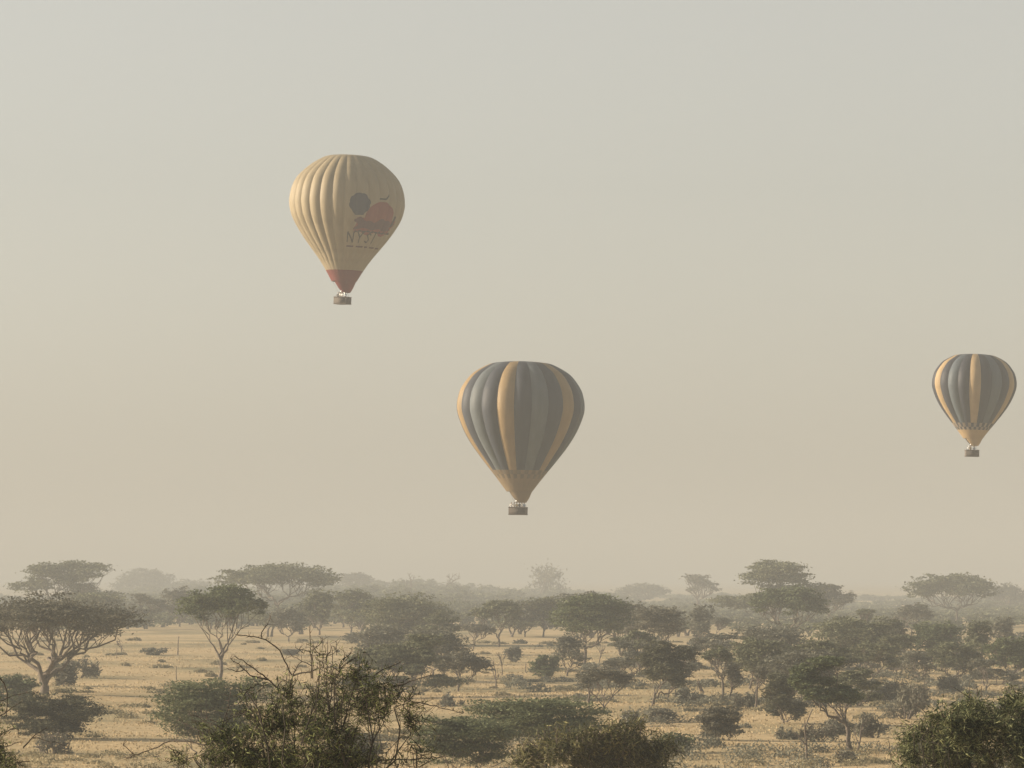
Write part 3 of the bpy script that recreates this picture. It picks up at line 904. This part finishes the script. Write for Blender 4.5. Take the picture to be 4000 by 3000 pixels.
# nearer trees -------------------------------------------------------------------------------
tree(172, 2712, -200, 583, 2316, 2510, 'umbrella', 'brown', 'wide umbrella acacia with thick forked trunk and twisted limbs at far left', dens=1.15, fork=.16, stems=5, tr=.42, twigs=6)
tree(862, 2660, 690, 1060, 2268, 2440, 'umbrella', 'green', 'green many-stemmed acacia with fan of bare limbs, left of the near thorn bush', dens=1.2, fork=.35, stems=6, tr=.2, twigs=5)
tree(1560, 2730, 1385, 1745, 2462, 2660, 'layered', 'olive', 'broad dull olive acacia behind the near thorn bush', dens=1.15, stems=4)
tree(1790, 2700, 1650, 1912, 2535, 2640, 'umbrella', 'brown', 'dark low acacia crown right of the near thorn bush with bare limbs beneath', dens=1.2, stems=4, fork=.3)
tree(2548, 2760, 2512, 2692, 2508, 2655, 'round', 'dark', 'dense dark bushy tree with forked trunk right of centre', dens=1.5, stems=4, fork=.4)
tree(2608, 2742, 2585, 2700, 2585, 2665, 'round', 'brown', 'thin single-trunked tree half hidden by the dense dark bushy tree', dens=.8, stems=2, fork=.7)
tree(2358, 2778, 2235, 2475, 2600, 2688, 'umbrella', 'brown', 'low brownish acacia with wide V trunk below the central forked acacia', dens=.95, stems=3, fork=.12)
tree(2302, 2768, 2240, 2330, 2615, 2665, 'umbrella', 'grey', 'spindly leaning tree left of the V-trunked acacia', dens=.6, stems=2, fork=.7)
tree(2826, 2738, 2735, 2872, 2518, 2600, 'umbrella', 'olive', 'slim olive acacia fanning out above the dark round bush', dens=.9, stems=4, fork=.5)
tree(2850, 2738, 2825, 2900, 2590, 2660, 'round', 'brown', 'short brown tree beside the slim olive acacia', dens=.7, stems=2)
tree(2925, 2690, 2865, 3105, 2490, 2625, 'round', 'olive', 'broad olive acacia with two upright stems right of the dark round bush', dens=1.15, stems=3, fork=.6)
tree(2955, 2772, 2930, 3010, 2600, 2650, 'round', 'brown', 'thin dark trunk with sparse top left of the dark drooping tree', dens=.5, stems=2, fork=.7)
tree(3062, 2828, 2975, 3132, 2625, 2785, 'round', 'dark', 'dark drooping tree with short leaning trunk in the right foreground grass', dens=1.25, stems=3, fork=.3)
tree(3325, 2935, 3080, 3385, 2540, 2715, 'layered', 'green', 'large leaning acacia with long bare diagonal trunk, right foreground', dens=1.35, stems=4, fork=.5, tr=.16)
bare(3150, 2975, 2770, 'tall bare bent sapling left of the leaning acacia trunk', lev=1, lean=(.15, 0))
bare(3345, 2940, 2800, 'thin bare stem beside the foot of the leaning acacia', lev=2, lean=(.25, 0))

# bushes on the plain ------------------------------------------------------------------------
tree(250, 2682, 205, 302, 2588, 2682, 'bush', 'brown', 'dark rounded bush behind the fork of the wide left acacia', dens=1.2, cat='bush', name='bush')
tree(190, 2890, 20, 362, 2705, 2890, 'bush', 'dark', 'big dark bush in front of the wide left acacia trunk', dens=1.25, cat='bush', name='bush')
tree(60, 2760, -60, 150, 2635, 2760, 'bush', 'green', 'green bush at the left edge beneath the wide acacia', dens=1.0, cat='bush', name='bush')
tree(600, 2562, 555, 650, 2528, 2562, 'bush', 'grey', 'low grey shrub on open grass near the dead pole', dens=.8, cat='bush', name='bush')
tree(1138, 2560, 1090, 1180, 2535, 2560, 'bush', 'brown', 'flat purplish shrub mound on open grass above the near thorn bush', dens=1.3, cat='bush', name='bush')
tree(1375, 2515, 1335, 1425, 2468, 2515, 'bush', 'grey', 'small grey bush at the left foot of the broad dark mid-distance acacia', dens=.9, cat='bush', name='bush')
tree(2005, 2588, 1970, 2042, 2525, 2588, 'bush', 'grey', 'smooth grey rounded bush on open grass below the large striped balloon', dens=1.4, cat='bush', name='bush')
tree(2125, 2650, 2070, 2182, 2555, 2650, 'bush', 'green', 'green bush with small topknot on open grass left of the central forked trunk', dens=1.2, cat='bush', name='bush')
tree(2810, 2892, 2725, 2895, 2748, 2892, 'bush', 'brown', 'dark round isolated bush on pale grass in the right foreground', dens=1.6, cat='bush', name='bush')
tree(2585, 2822, 2530, 2645, 2765, 2822, 'bush', 'brown', 'brownish low shrub beside the fallen pole left of the dark round bush', dens=.8, cat='bush', name='bush')
tree(2640, 2945, 2560, 2735, 2862, 2945, 'bush', 'green', 'green sloping bush below the dark round bush', dens=1.0, cat='bush', name='bush')
tree(820, 2905, 630, 1060, 2645, 2905, 'bush', 'sage', 'large green bush close behind the left half of the near thorn bush', dens=1.5, cat='bush', name='bush', D=255)
tree(2080, 2900, 1840, 2365, 2722, 2900, 'bush', 'sage', 'wide flat green bush in the lower middle of the foreground', dens=1.4, cat='bush', name='bush', D=240)
tree(1780, 2990, 1600, 2010, 2790, 2990, 'bush', 'sage', 'grey green bush just right of the near thorn bush', dens=1.3, cat='bush', name='bush', D=225)
tree(1320, 2960, 1240, 1560, 2850, 2990, 'bush', 'grey', 'grey bush seen through the gap in the near thorn bush', dens=.8, cat='bush', name='bush', D=245)
bare(3540, 2810, 2665, 'misty mauve leafless thicket left of the lush near bush', name='leafless_shrub', lev=3, stems=7, wide=.7, spread=.7, haze_twigs=2600, cat='shrub')
bare(3420, 2885, 2790, 'low mauve leafless shrub right of the leaning acacia', name='leafless_shrub', lev=3, stems=7, wide=1.2, spread=.8, haze_twigs=2000, cat='shrub')
bare(3305, 2985, 2925, 'small mauve tuft of twigs at the foot of the leaning acacia', name='leafless_shrub', lev=3, stems=6, wide=1.0, spread=.8, haze_twigs=700, cat='shrub')
bare(3200, 2900, 2815, 'dry twiggy shrub beneath the crown of the leaning acacia', name='leafless_shrub', lev=3, stems=6, wide=1.3, spread=.8, haze_twigs=700, cat='shrub')
bare(200, 2945, 2850, 'bare arching shrub in front of the big dark bush, lower left', name='leafless_shrub', lev=3, stems=6, wide=1.2, spread=.7, haze_twigs=500, cat='shrub')
bare(3830, 2650, 2600, 'mauve twiggy shrub behind the top of the lush near bush', name='leafless_shrub', lev=3, stems=6, wide=1.3, spread=.8, haze_twigs=900, cat='shrub')
bare(1770, 2760, 2700, 'tangle of pale bare twigs right of the near thorn bush', name='leafless_shrub', lev=3, stems=6, wide=1.4, spread=.8, haze_twigs=400, cat='shrub', leaf='grey')
bare(310, 2650, 2560, 'wispy leafless shrub under the right limbs of the wide left acacia', name='leafless_shrub', lev=3, stems=7, wide=.9, spread=.7, haze_twigs=600, cat='shrub', leaf='grey')

bare(3480, 2745, 2660, 'mauve twiggy shrub left of the snapped dead trunk', name='leafless_shrub', lev=3, stems=7, wide=1.0, spread=.8, haze_twigs=1300, cat='shrub')
bare(3690, 2700, 2640, 'low mauve shrub right of the snapped dead trunk', name='leafless_shrub', lev=3, stems=6, wide=1.3, spread=.8, haze_twigs=900, cat='shrub')
bare(3255, 2870, 2790, 'mauve twiggy shrub under the diagonal trunk of the leaning acacia', name='leafless_shrub', lev=3, stems=6, wide=1.3, spread=.8, haze_twigs=900, cat='shrub')
bare(2905, 2770, 2700, 'thin grey shrub touching the top right of the dark round bush', name='leafless_shrub', lev=3, stems=6, wide=1.0, spread=.8, haze_twigs=800, cat='shrub', leaf='grey')
bare(2690, 2745, 2680, 'thin grey shrub around the leaning dead trunk', name='leafless_shrub', lev=3, stems=6, wide=1.2, spread=.8, haze_twigs=800, cat='shrub', leaf='grey')
bare(2470, 2840, 2770, 'thin grey shrub below the V-trunked acacia', name='leafless_shrub', lev=3, stems=6, wide=1.3, spread=.8, haze_twigs=900, cat='shrub', leaf='grey')
bare(3080, 2890, 2835, 'grey wisp of shrub at the foot of the dark drooping tree', name='leafless_shrub', lev=3, stems=6, wide=1.3, spread=.8, haze_twigs=700, cat='shrub', leaf='grey')
tree(2660, 2680, 2600, 2760, 2505, 2605, 'layered', 'grey', 'airy grey acacia right behind the dense dark bushy tree', dens=.6)
tree(2800, 2640, 2720, 2900, 2455, 2550, 'layered', 'grey', 'airy grey acacia behind the slim olive one', dens=.6)
tree(3300, 2790, 3220, 3450, 2600, 2720, 'layered', 'olive', 'olive acacia just right of the leaning one, same height', dens=.8)
tree(3850, 2700, 3770, 3950, 2560, 2650, 'layered', 'grey', 'airy grey acacia behind the top of the lush near bush', dens=.6)

# dead poles and stumps ----------------------------------------------------------------------
bare(694, 2560, 2485, 'dead upright pole stump on open grass', name='dead_stump', lev=0, tr=.10, cat='stump', group='dead stumps')
bare(690, 2658, 2602, 'short dead stick with bent tip on open grass', name='dead_stump', lev=0, tr=.07, lean=(-.12, 0), cat='stump', group='dead stumps')
bare(455, 2572, 2530, 'small dead stick right of the wide left acacia', name='dead_stump', lev=0, tr=.06, cat='stump', group='dead stumps')
bare(475, 2555, 2490, 'little forked dead tree under the right tip of the wide left acacia', lev=2, spread=.8, cat='tree')
bare(1935, 2690, 2570, 'forked dead tree with pale limbs left of the green topknot bush', lev=2, lean=(.2, 0), spread=.6)
bare(2052, 2628, 2590, 'short crooked dead stick left of the green topknot bush', name='dead_stump', lev=0, tr=.06, lean=(.2, 0), cat='stump', group='dead stumps')
bare(2750, 2705, 2650, 'leaning dead trunk sloping up to the left beside the dense dark bushy tree', lev=1, lean=(-1.6, 0), tr=.16, cat='tree')
bare(3604, 2735, 2652, 'snapped dead trunk with one fallen arm above the lush near bush', lev=1, lean=(.02, 0), tr=.1)
bare(3495, 2660, 2555, 'bare dark sapling in front of the right thicket', lev=2)
bare(3635, 2632, 2580, 'pair of thin bare saplings under the dark rounded acacia', lev=1, stems=2, wide=.15)
bare(2940, 2745, 2640, 'dark dead snag in the grass right of the dark round bush', lev=2, spread=.9, tr=.12)
bare(2340, 2600, 2520, 'thin bare sapling right of the central forked trunk', lev=2)
bare(1960, 2640, 2540, 'thin dead tree with upright twigs below the upright flat acacia', lev=2)

# far wood that reads as one hazy mass --------------------------------------------------------
rng = np.random.default_rng(11)
sky_x = [0, 60, 230, 440, 770, 900, 1300, 1460, 1600, 1700, 1850, 2000, 2150, 2400, 2620, 2700, 2830, 2900, 3200, 3330, 3430, 3520, 3640, 3890, 4000]
sky_y = [2305, 2330, 2320, 2290, 2268, 2290, 2262, 2252, 2250, 2262, 2276, 2288, 2288, 2308, 2325, 2322, 2312, 2318, 2330, 2330, 2338, 2330, 2330, 2310, 2330]
qc, qt = Quads(), Quads()
for D_, off, n_ in ((2700, 0, 120), (2200, 12, 110), (1850, 28, 100), (1550, 46, 90), (1350, 64, 84), (1180, 84, 90), (1020, 106, 90), (840, 96, 26)):
    for k in range(n_):
        px = -150 + 4300 * (k + rng.uniform(0, 1)) / n_
        if D_ < 900 and 540 < px < 1020: continue
        rowt = np.interp(px, sky_x, sky_y) + off + rng.uniform(-6, 22)
        dd = D_ * rng.uniform(.94, 1.06)
        B = at(px, 2400, dd); B[2] = float(ground_z(B[0], B[1]))
        zt_ = at(px, rowt, dd)[2]
        rx = rng.uniform(2, 4.5) if 1000 < D_ < 1300 else rng.uniform(4, 8) * (.7 if D_ < 1000 else 1.3)
        zt_ = max(zt_, B[2] + 2.2); h = (zt_ - B[2]) * (.97 if D_ > 1000 else .66)
        pads = pads_for('umbrella' if (k % 2 and D_ > 1300) else 'round', rng, rx, rx, zt_ - h, zt_)[:10]
        pads[:, 3:5] *= 1.2
        pads[:, 0] += B[0]; pads[:, 1] += B[1]
        fill_pads(qc, pads, int(2 * rx * h * (F / D_) ** 2 * .95) + 120, 2.1 * D_ / F, rng, sub=9)
        for _ in range(3):
            tp = pads[rng.integers(0, len(pads)), :3]
            qt.tube(curve(B + np.array([rng.normal() * .2, 0, -.2]), tp, 5, .03, rng, d0=np.array([0, 0, .9])), np.linspace(.26, .12, 5), 5)
wood = link('distant_woodland', None)
bpy.data.objects.remove(wood)
wo = link('distant_woodland', qc.mesh('distant_woodland', LEAF['olive']))
tag(wo, 'far hazy belt of acacia woodland along the skyline', 'woodland', kind='stuff')
wt = link('trunks', qt.mesh('trunks', BARK, True), wo)
tag(wt, kind='stuff')

# grass ---------------------------------------------------------------------------------------
def grass(n, y0, y1, seed, hgt, wid):
    rng = np.random.default_rng(seed)
    y = 1 / rng.uniform(1 / y1, 1 / y0, n)                       # denser near
    x = rng.uniform(-1, 1, n) * (y * .135 + 6)
    # clumps
    x += np.round(rng.normal(size=n)) * .3
    cl = np.clip(vnoise(x, y, 14, 5) + .7 * vnoise(x, y, 4.5, 6), -1, 1)
    keep = rng.uniform(-1.1, 1, n) < cl + .35
    x, y, cl = x[keep], y[keep], cl[keep]
    z = ground_z(x, y)
    k = len(x)
    h = hgt * rng.uniform(.5, 1.3, k) * (1 + .35 * cl)
    wd = wid * rng.uniform(.6, 1.4, k) * (y / 300)
    a = rng.uniform(0, math.pi, k)
    ln = rng.normal(size=(k, 2)) * .25
    C = np.stack([x, y, z], -1)
    side = np.stack([np.cos(a) * wd, np.sin(a) * wd, np.zeros(k)], -1)
    up = np.stack([ln[:, 0] * h, ln[:, 1] * h, h], -1)
    V = np.stack([C - np.array([0, 0, .03]), C + side + up * .45, C + up, C - side + up * .45], 1).reshape(-1, 3)
    return V, np.clip(.5 + .2 * cl + rng.normal(0, .2, k), 0, 1), k
V1, T1, k1 = grass(100000, 235, 720, 5, .13, .06)
gr = link('dry_grass', mesh_np('dry_grass', V1, np.arange(4 * k1).reshape(-1, 4), GRASS, T1))
tag(gr, 'knee-high golden dry grass covering the open plain', 'grass', kind='stuff')

def scrub(n, seed, right=False):
    rng = np.random.default_rng(seed)
    q = Quads()
    y = 1 / rng.uniform(1 / 760, 1 / 245, n)
    x = rng.uniform(-1, 1, n) * (y * .13 + 4)
    if right: x = rng.uniform(-.01, 1, n) * (y * .13 + 2)
    keep = vnoise(x, y, 26, 8) + .6 * vnoise(x, y, 9, 9) + rng.normal(0, .25, n) > .12
    for xx, yy in zip(x[keep], y[keep]):
        r0 = rng.uniform(.25, .9) * (1.5 if right else 1); h = r0 * rng.uniform(.35, .8) * (1.4 if right else 1)
        m_ = int(60 + 170 * r0)
        d = rng.normal(size=(m_, 3)); d /= np.linalg.norm(d, axis=1, keepdims=True)
        d *= rng.uniform(.3, 1, (m_, 1)) ** .5
        d[:, 2] = np.abs(d[:, 2])
        c = d * np.array([r0 * rng.uniform(1, 2.2), r0, h]) + rng.normal(size=(m_, 3)) * .06
        c += np.array([xx, yy, float(ground_z(xx, yy))])
        q.leaves(c, 1.3 * yy / F, rng, .2, 2.4, np.clip(rng.normal(.5, .15) + rng.normal(0, .18, m_), 0, 1))
    return q
sc_o = link('low_scrub', scrub(1300, 21).mesh('low_scrub', LEAF['scrub']))
sc_r = link('thorn_scrub', scrub(800, 33, True).mesh('thorn_scrub', LEAF['grey']))
tag(sc_r, 'knee-high greyish thorn scrub between the trees of the right half', 'scrub', kind='stuff')
tag(sc_o, 'low grey green scrub dotted over the dry grass', 'scrub', kind='stuff')

# ------------------------------------------------------------------ near bushes
def near_bush(name, label, D, foot_x, pads_px, leaf, n, lsize, aspect, branches=(), stems=6, thorn=.05, depth=1.3, bark=None, twigs=56, flat=.2, tl=(.12, .34), tr_=(.004, .009), nth=1):
    """clumps given as (x, y, rx, ry[, weight]) in the photograph, standing D metres away on the hillside"""
    SEED[0] += 1
    rng = np.random.default_rng(SEED[0] * 7 + 3)
    B = at(foot_x, 2900, D); B[2] = float(ground_z(B[0], B[1]))
    pm = D / (F * K4)
    pads, wts = [], []
    for p in pads_px:
        c = at(p[0], p[1], D + rng.uniform(-.5, .5) * depth) - B
        pads.append((*c, p[2] * pm, min(p[2], p[3] * 1.6) * pm * depth, p[3] * pm)); wts.append(p[4] if len(p) > 4 else 1.0)
    pads = np.array(pads); wts = np.array(wts)
    root = link(name, None, loc=B)
    tag(root, label, 'bush', 'near bushes on the slope')
    q = Quads(); ql = Quads(); qth = Quads(); qtw = Quads()
    vol = pads[:, 3] * pads[:, 5] * wts; vol /= vol.sum()
    skeleton(q, rng, (0, 0, 0), pads, .05, 0, stems, wob=.06, twigs=3, twig_r=.006, spread0=.25)
    nl_tot = 0
    for p, v, wt_ in zip(pads, vol, wts):
        nb = max(8, int(twigs * (p[3] * p[5]) / (.35 * .18) * (.5 + .5 * wt_) * (60 / D) ** 1.5))
        per = max(4, int(n * v / nb))
        ns_ = max(4, int(nb / 7))
        sc_ = rng.normal(size=(ns_, 3)); sc_ /= np.linalg.norm(sc_, axis=1, keepdims=True)
        sc_ *= rng.uniform(.15, .95, (ns_, 1))
        for _ in range(nb):
            k0 = rng.integers(0, ns_)
            e = sc_[k0]
            s = p[:3] + e * p[3:6] + rng.normal(size=3) * .035 * D / 60
            d = e * np.array([1, 1, .4]) * .8 + np.array([0, 0, .15]) + rng.normal(size=3) * .6
            d /= np.linalg.norm(d)
            Lt = rng.uniform(*tl) * D / 60
            P = curve(s, s + d * Lt, 6, .05, rng, sag=rng.uniform(-.3, .3))
            r_ = rng.uniform(*tr_) * (D / 60)
            (q if rng.uniform() < .86 else qtw).tube(P, np.linspace(r_, r_ * .4, 6), 3)  # a random few twigs get the pale bark, as if caught by sun
            tt = rng.uniform(.05, 1, per)
            C = np.stack([np.interp(tt * 5, np.arange(6), P[:, k]) for k in range(3)], -1) + rng.normal(size=(per, 3)) * lsize * aspect * .4
            tn = np.where(rng.uniform(size=per) < .2, rng.uniform(.7, 1, per), np.clip(rng.normal(.22, .1) + rng.normal(0, .14, per), 0, 1))  # some leaves brightened at random, sunlit highlights painted into their tone
            ql.leaves(C, lsize, rng, flat, aspect, tn, along=np.repeat(d[None], per, 0) * .6 + rng.normal(size=(per, 3)) * .5)
            for _k in range(rng.integers(0, nth + 1)):
                s2 = P[rng.integers(1, 6)]
                t2 = rng.normal(size=3); t2 /= np.linalg.norm(t2)
                qth.tube(np.stack([s2, s2 + t2 * thorn * .5, s2 + t2 * thorn]), [.003, .002, .0008], 3)
    for br in branches:
        r0 = br[0]
        pts = np.array([at(px, py, D - .15 + .35 * math.sin(px * .013)) - B for px, py in br[1:]])
        s = np.concatenate([[0], np.cumsum(np.linalg.norm(np.diff(pts, axis=0), axis=1))])
        m_ = max(5, int(s[-1] / .08))
        P = np.stack([np.interp(np.linspace(0, s[-1], m_), s, pts[:, k]) for k in range(3)], -1)
        P[1:-1] += rng.normal(size=(m_ - 2, 3)) * .008
        q.tube(P, np.linspace(r0, max(.004, r0 * .4), m_), 5)
        for k in range(m_ * 2):
            s2 = P[rng.integers(1, m_)]
            t2 = rng.normal(size=3); t2[2] += .5; t2 /= np.linalg.norm(t2)
            Lh = rng.uniform(.6, 1.5) * thorn
            qth.tube(np.stack([s2, s2 + t2 * Lh * .5, s2 + t2 * Lh]), [.004, .0025, .001], 4)
    link('branches', q.mesh('branches', bark or BARK_DARK, True), root)
    link('foliage', ql.mesh('foliage', LEAF[leaf]), root)
    link('sunlit_twigs', qtw.mesh('sunlit_twigs', BARK_PALE, True), root)['kind'] = 'stuff'
    link('thorns', qth.mesh('thorns', BARK, True), root)['kind'] = 'stuff'
    return root

near_bush('thorn_bush', 'large near thorn bush with long bare spiky branches, bottom left of centre', 60, 1230, [
    (1000, 2770, 105, 40, .45), (1130, 2735, 85, 50, .45), (1080, 2845, 150, 60, 1.2), (900, 2905, 140, 50, .9), (760, 2968, 105, 32), (1000, 2968, 240, 50, 1.6),
    (1230, 2880, 130, 75), (1275, 2770, 95, 70, .7), (1300, 2630, 85, 40, .3), (1385, 2625, 80, 32, .6), (1450, 2690, 85, 48, .75), (1385, 2745, 95, 48, .9),
    (1540, 2740, 90, 34, .8), (1475, 2785, 105, 28, .7), (1600, 2835, 50, 60, .6), (1635, 2920, 38, 40, .5), (1370, 2968, 140, 40), (1210, 2988, 260, 38, 1.8),
    (960, 2700, 50, 18, .3), (1250, 2570, 50, 28, .25), (1560, 2980, 75, 18, .4), (1340, 2865, 60, 45, .6), (1110, 2690, 50, 25, .3)],
    'thorn', 23000, .0125, 7.0, [
    (.014, (1122, 2760), (1140, 2640), (1085, 2530), (1045, 2502), (1000, 2486), (925, 2480)),
    (.010, (1020, 2490), (1032, 2450), (1040, 2440), (1055, 2415)), (.014, (1140, 2640), (1210, 2625), (1262, 2608)),
    (.009, (1217, 2650), (1213, 2560), (1208, 2450)), (.009, (1222, 2650), (1222, 2500)), (.008, (1225, 2540), (1262, 2498)),
    (.010, (1287, 2800), (1274, 2680), (1280, 2510)), (.010, (1285, 2795), (1300, 2640), (1298, 2535)),
    (.008, (1340, 2580), (1375, 2545)), (.008, (1355, 2592), (1400, 2560)), (.012, (1462, 2636), (1510, 2612), (1562, 2588)),
    (.014, (1530, 2685), (1590, 2665), (1680, 2638)), (.010, (1600, 2735), (1670, 2750), (1740, 2770), (1812, 2785)),
    (.016, (1340, 2978), (1500, 2970), (1620, 2962), (1722, 2958)), (.009, (1640, 2995), (1700, 2965)),
    (.013, (800, 2912), (750, 2897), (670, 2893), (600, 2925), (530, 2953), (480, 2910)), (.007, (530, 2953), (495, 2962)),
    (.010, (800, 2868), (760, 2845), (700, 2815)), (.010, (870, 2850), (840, 2830), (750, 2812)), (.010, (850, 2822), (820, 2810), (735, 2792)),
    (.012, (1095, 2695), (1040, 2648), (960, 2588), (915, 2562)), (.011, (1045, 2655), (970, 2635), (940, 2600), (900, 2572)),
    (.008, (955, 2612), (930, 2626), (888, 2612)), (.009, (875, 2815), (890, 2770), (900, 2712)), (.009, (870, 2820), (950, 2782), (990, 2775)),
    (.009, (1215, 2600), (1180, 2580), (1140, 2562)), (.009, (1210, 2545), (1155, 2530)), (.009, (1140, 2640), (1165, 2600), (1180, 2585)),
    (.012, (1020, 2840), (1060, 2822), (1100, 2840), (1150, 2830)), (.007, (1275, 2690), (1262, 2560)), (.006, (1315, 2560), (1313, 2505))], twigs=70, tl=(.14, .42), tr_=(.004, .009), nth=2, thorn=.09)

near_bush('leafy_bush', 'lush green near bush filling the bottom right corner', 78, 3830, [
    (3610, 2890, 80, 45), (3710, 2835, 105, 55), (3800, 2785, 90, 45), (3900, 2770, 90, 45), (3985, 2760, 55, 45), (3850, 2870, 160, 65),
    (3960, 2880, 100, 90), (3700, 2955, 150, 50), (3580, 2965, 70, 40), (3850, 2985, 200, 45), (3640, 2830, 50, 20, .5), (3570, 2850, 40, 20, .5), (3760, 2900, 110, 50),
    (4040, 2820, 80, 90), (4040, 2950, 100, 70)],
    'lush', 26000, .019, 7.0, [(.010, (3790, 2725), (3720, 2682)), (.008, (3790, 2720), (3786, 2668)), (.008, (3820, 2720), (3812, 2672)), (.008, (3830, 2720), (3834, 2682)),
    (.010, (3610, 2865), (3560, 2828), (3500, 2828)), (.010, (3640, 2810), (3600, 2770), (3570, 2748)), (.009, (3480, 2985), (3475, 2900)), (.010, (3640, 2900), (3690, 2915), (3692, 2950))], depth=1.3, twigs=60, tl=(.12, .30), tr_=(.004, .008))

near_bush('thorn_bush', 'dark twiggy thorn bush cut off by the bottom left corner', 64, -20, [
    (0, 2965, 60, 40), (-60, 2900, 80, 70), (20, 2985, 50, 25), (-60, 2780, 60, 60, .5)],
    'thorn', 2600, .0125, 7.0, [(.014, (-60, 2660), (-10, 2640), (22, 2675), (28, 2720), (26, 2800)), (.012, (-60, 2830), (0, 2795), (40, 2768), (82, 2742)),
    (.009, (-40, 2745), (10, 2735), (70, 2715), (150, 2705)), (.010, (-40, 2900), (20, 2860), (50, 2842), (70, 2856), (70, 2880)), (.012, (60, 2980), (115, 2975)), (.009, (-20, 2932), (80, 2898)),
    (.012, (90, 2920), (130, 2880), (180, 2845)), (.008, (130, 2882), (190, 2892), (260, 2915))])

near_bush('dry_bush', 'yellowish thorny bush at the bottom edge just right of centre', 130, 2330, [
    (2150, 2935, 130, 60), (2300, 2895, 150, 55), (2450, 2885, 140, 55), (2545, 2940, 115, 55), (2350, 2970, 260, 50), (2080, 2985, 100, 35), (2480, 2985, 180, 40)],
    'gold', 15000, .034, 6.5, [(.016, (2400, 2870), (2470, 2850), (2510, 2845), (2560, 2875)), (.014, (2130, 2960), (2180, 2940), (2230, 2925)), (.014, (1800, 2992), (1850, 2970), (1900, 2995)), (.014, (1925, 2995), (1970, 2972), (2000, 2990))], thorn=.09, depth=1.2, bark=BARK)

# ------------------------------------------------------------------ birds, three specks left of the large balloon
def bird_mesh():
    V = [(0, -.28, 0), (.06, -.1, .02), (-.06, -.1, .02), (0, -.1, -.05), (0, -.1, .06), (.05, .12, 0), (-.05, .12, 0), (0, .12, -.05), (0, .12, .05), (.09, .38, 0), (-.09, .38, 0),
         (.35, .02, .12), (.30, .16, .11), (.72, .12, .04), (-.35, .02, .12), (-.30, .16, .11), (-.72, .12, .04)]
    Fc = [(0, 1, 4), (0, 4, 2), (0, 2, 3), (0, 3, 1), (1, 5, 8, 4), (4, 8, 6, 2), (2, 6, 7, 3), (3, 7, 5, 1), (5, 9, 10, 8), (8, 10, 6), (6, 10, 7), (7, 10, 9, 5),
          (1, 11, 12, 5), (11, 13, 12), (2, 6, 15, 14), (14, 15, 16)]
    me = bpy.data.meshes.new('bird'); me.from_pydata(V, [], Fc); me.update()
    me.materials.append(INK_BLACK)
    return me
bm_ = bird_mesh()
for px, py, lb, rz in ((1091, 1412, 'tiny dark bird, upper left of three distant specks in the sky', .3), (1123, 1418, 'tiny dark bird, middle of three distant specks in the sky', -.2), (1243, 1437, 'tiny dark bird, lower right of three distant specks in the sky', .1)):
    o = link('bird', bm_, loc=at(px, py, 900))
    o.rotation_euler = (.15, .1, rz)
    tag(o, lb, 'bird', 'birds in flight')

# ------------------------------------------------------------------ haze
q = Quads()
box_q(q, (0, 6000, 43.0), (15000, 13600, 122.0))
m = bpy.data.materials.new('morning_haze'); m.use_nodes = True
N, L = m.node_tree.nodes, m.node_tree.links
N.remove(N['Principled BSDF'])
pv = N.new('ShaderNodeVolumePrincipled')
pv.inputs['Color'].default_value = (0.442, 0.475, 0.500, 1)
pv.inputs['Density'].default_value = HAZE_DENSITY
pv.inputs['Anisotropy'].default_value = 0.0
L.new(pv.outputs[0], N['Material Output'].inputs['Volume'])
hz_ = link('haze', q.mesh('haze', m))
tag(hz_, 'pale warm morning haze over the plain', 'haze', kind='stuff')
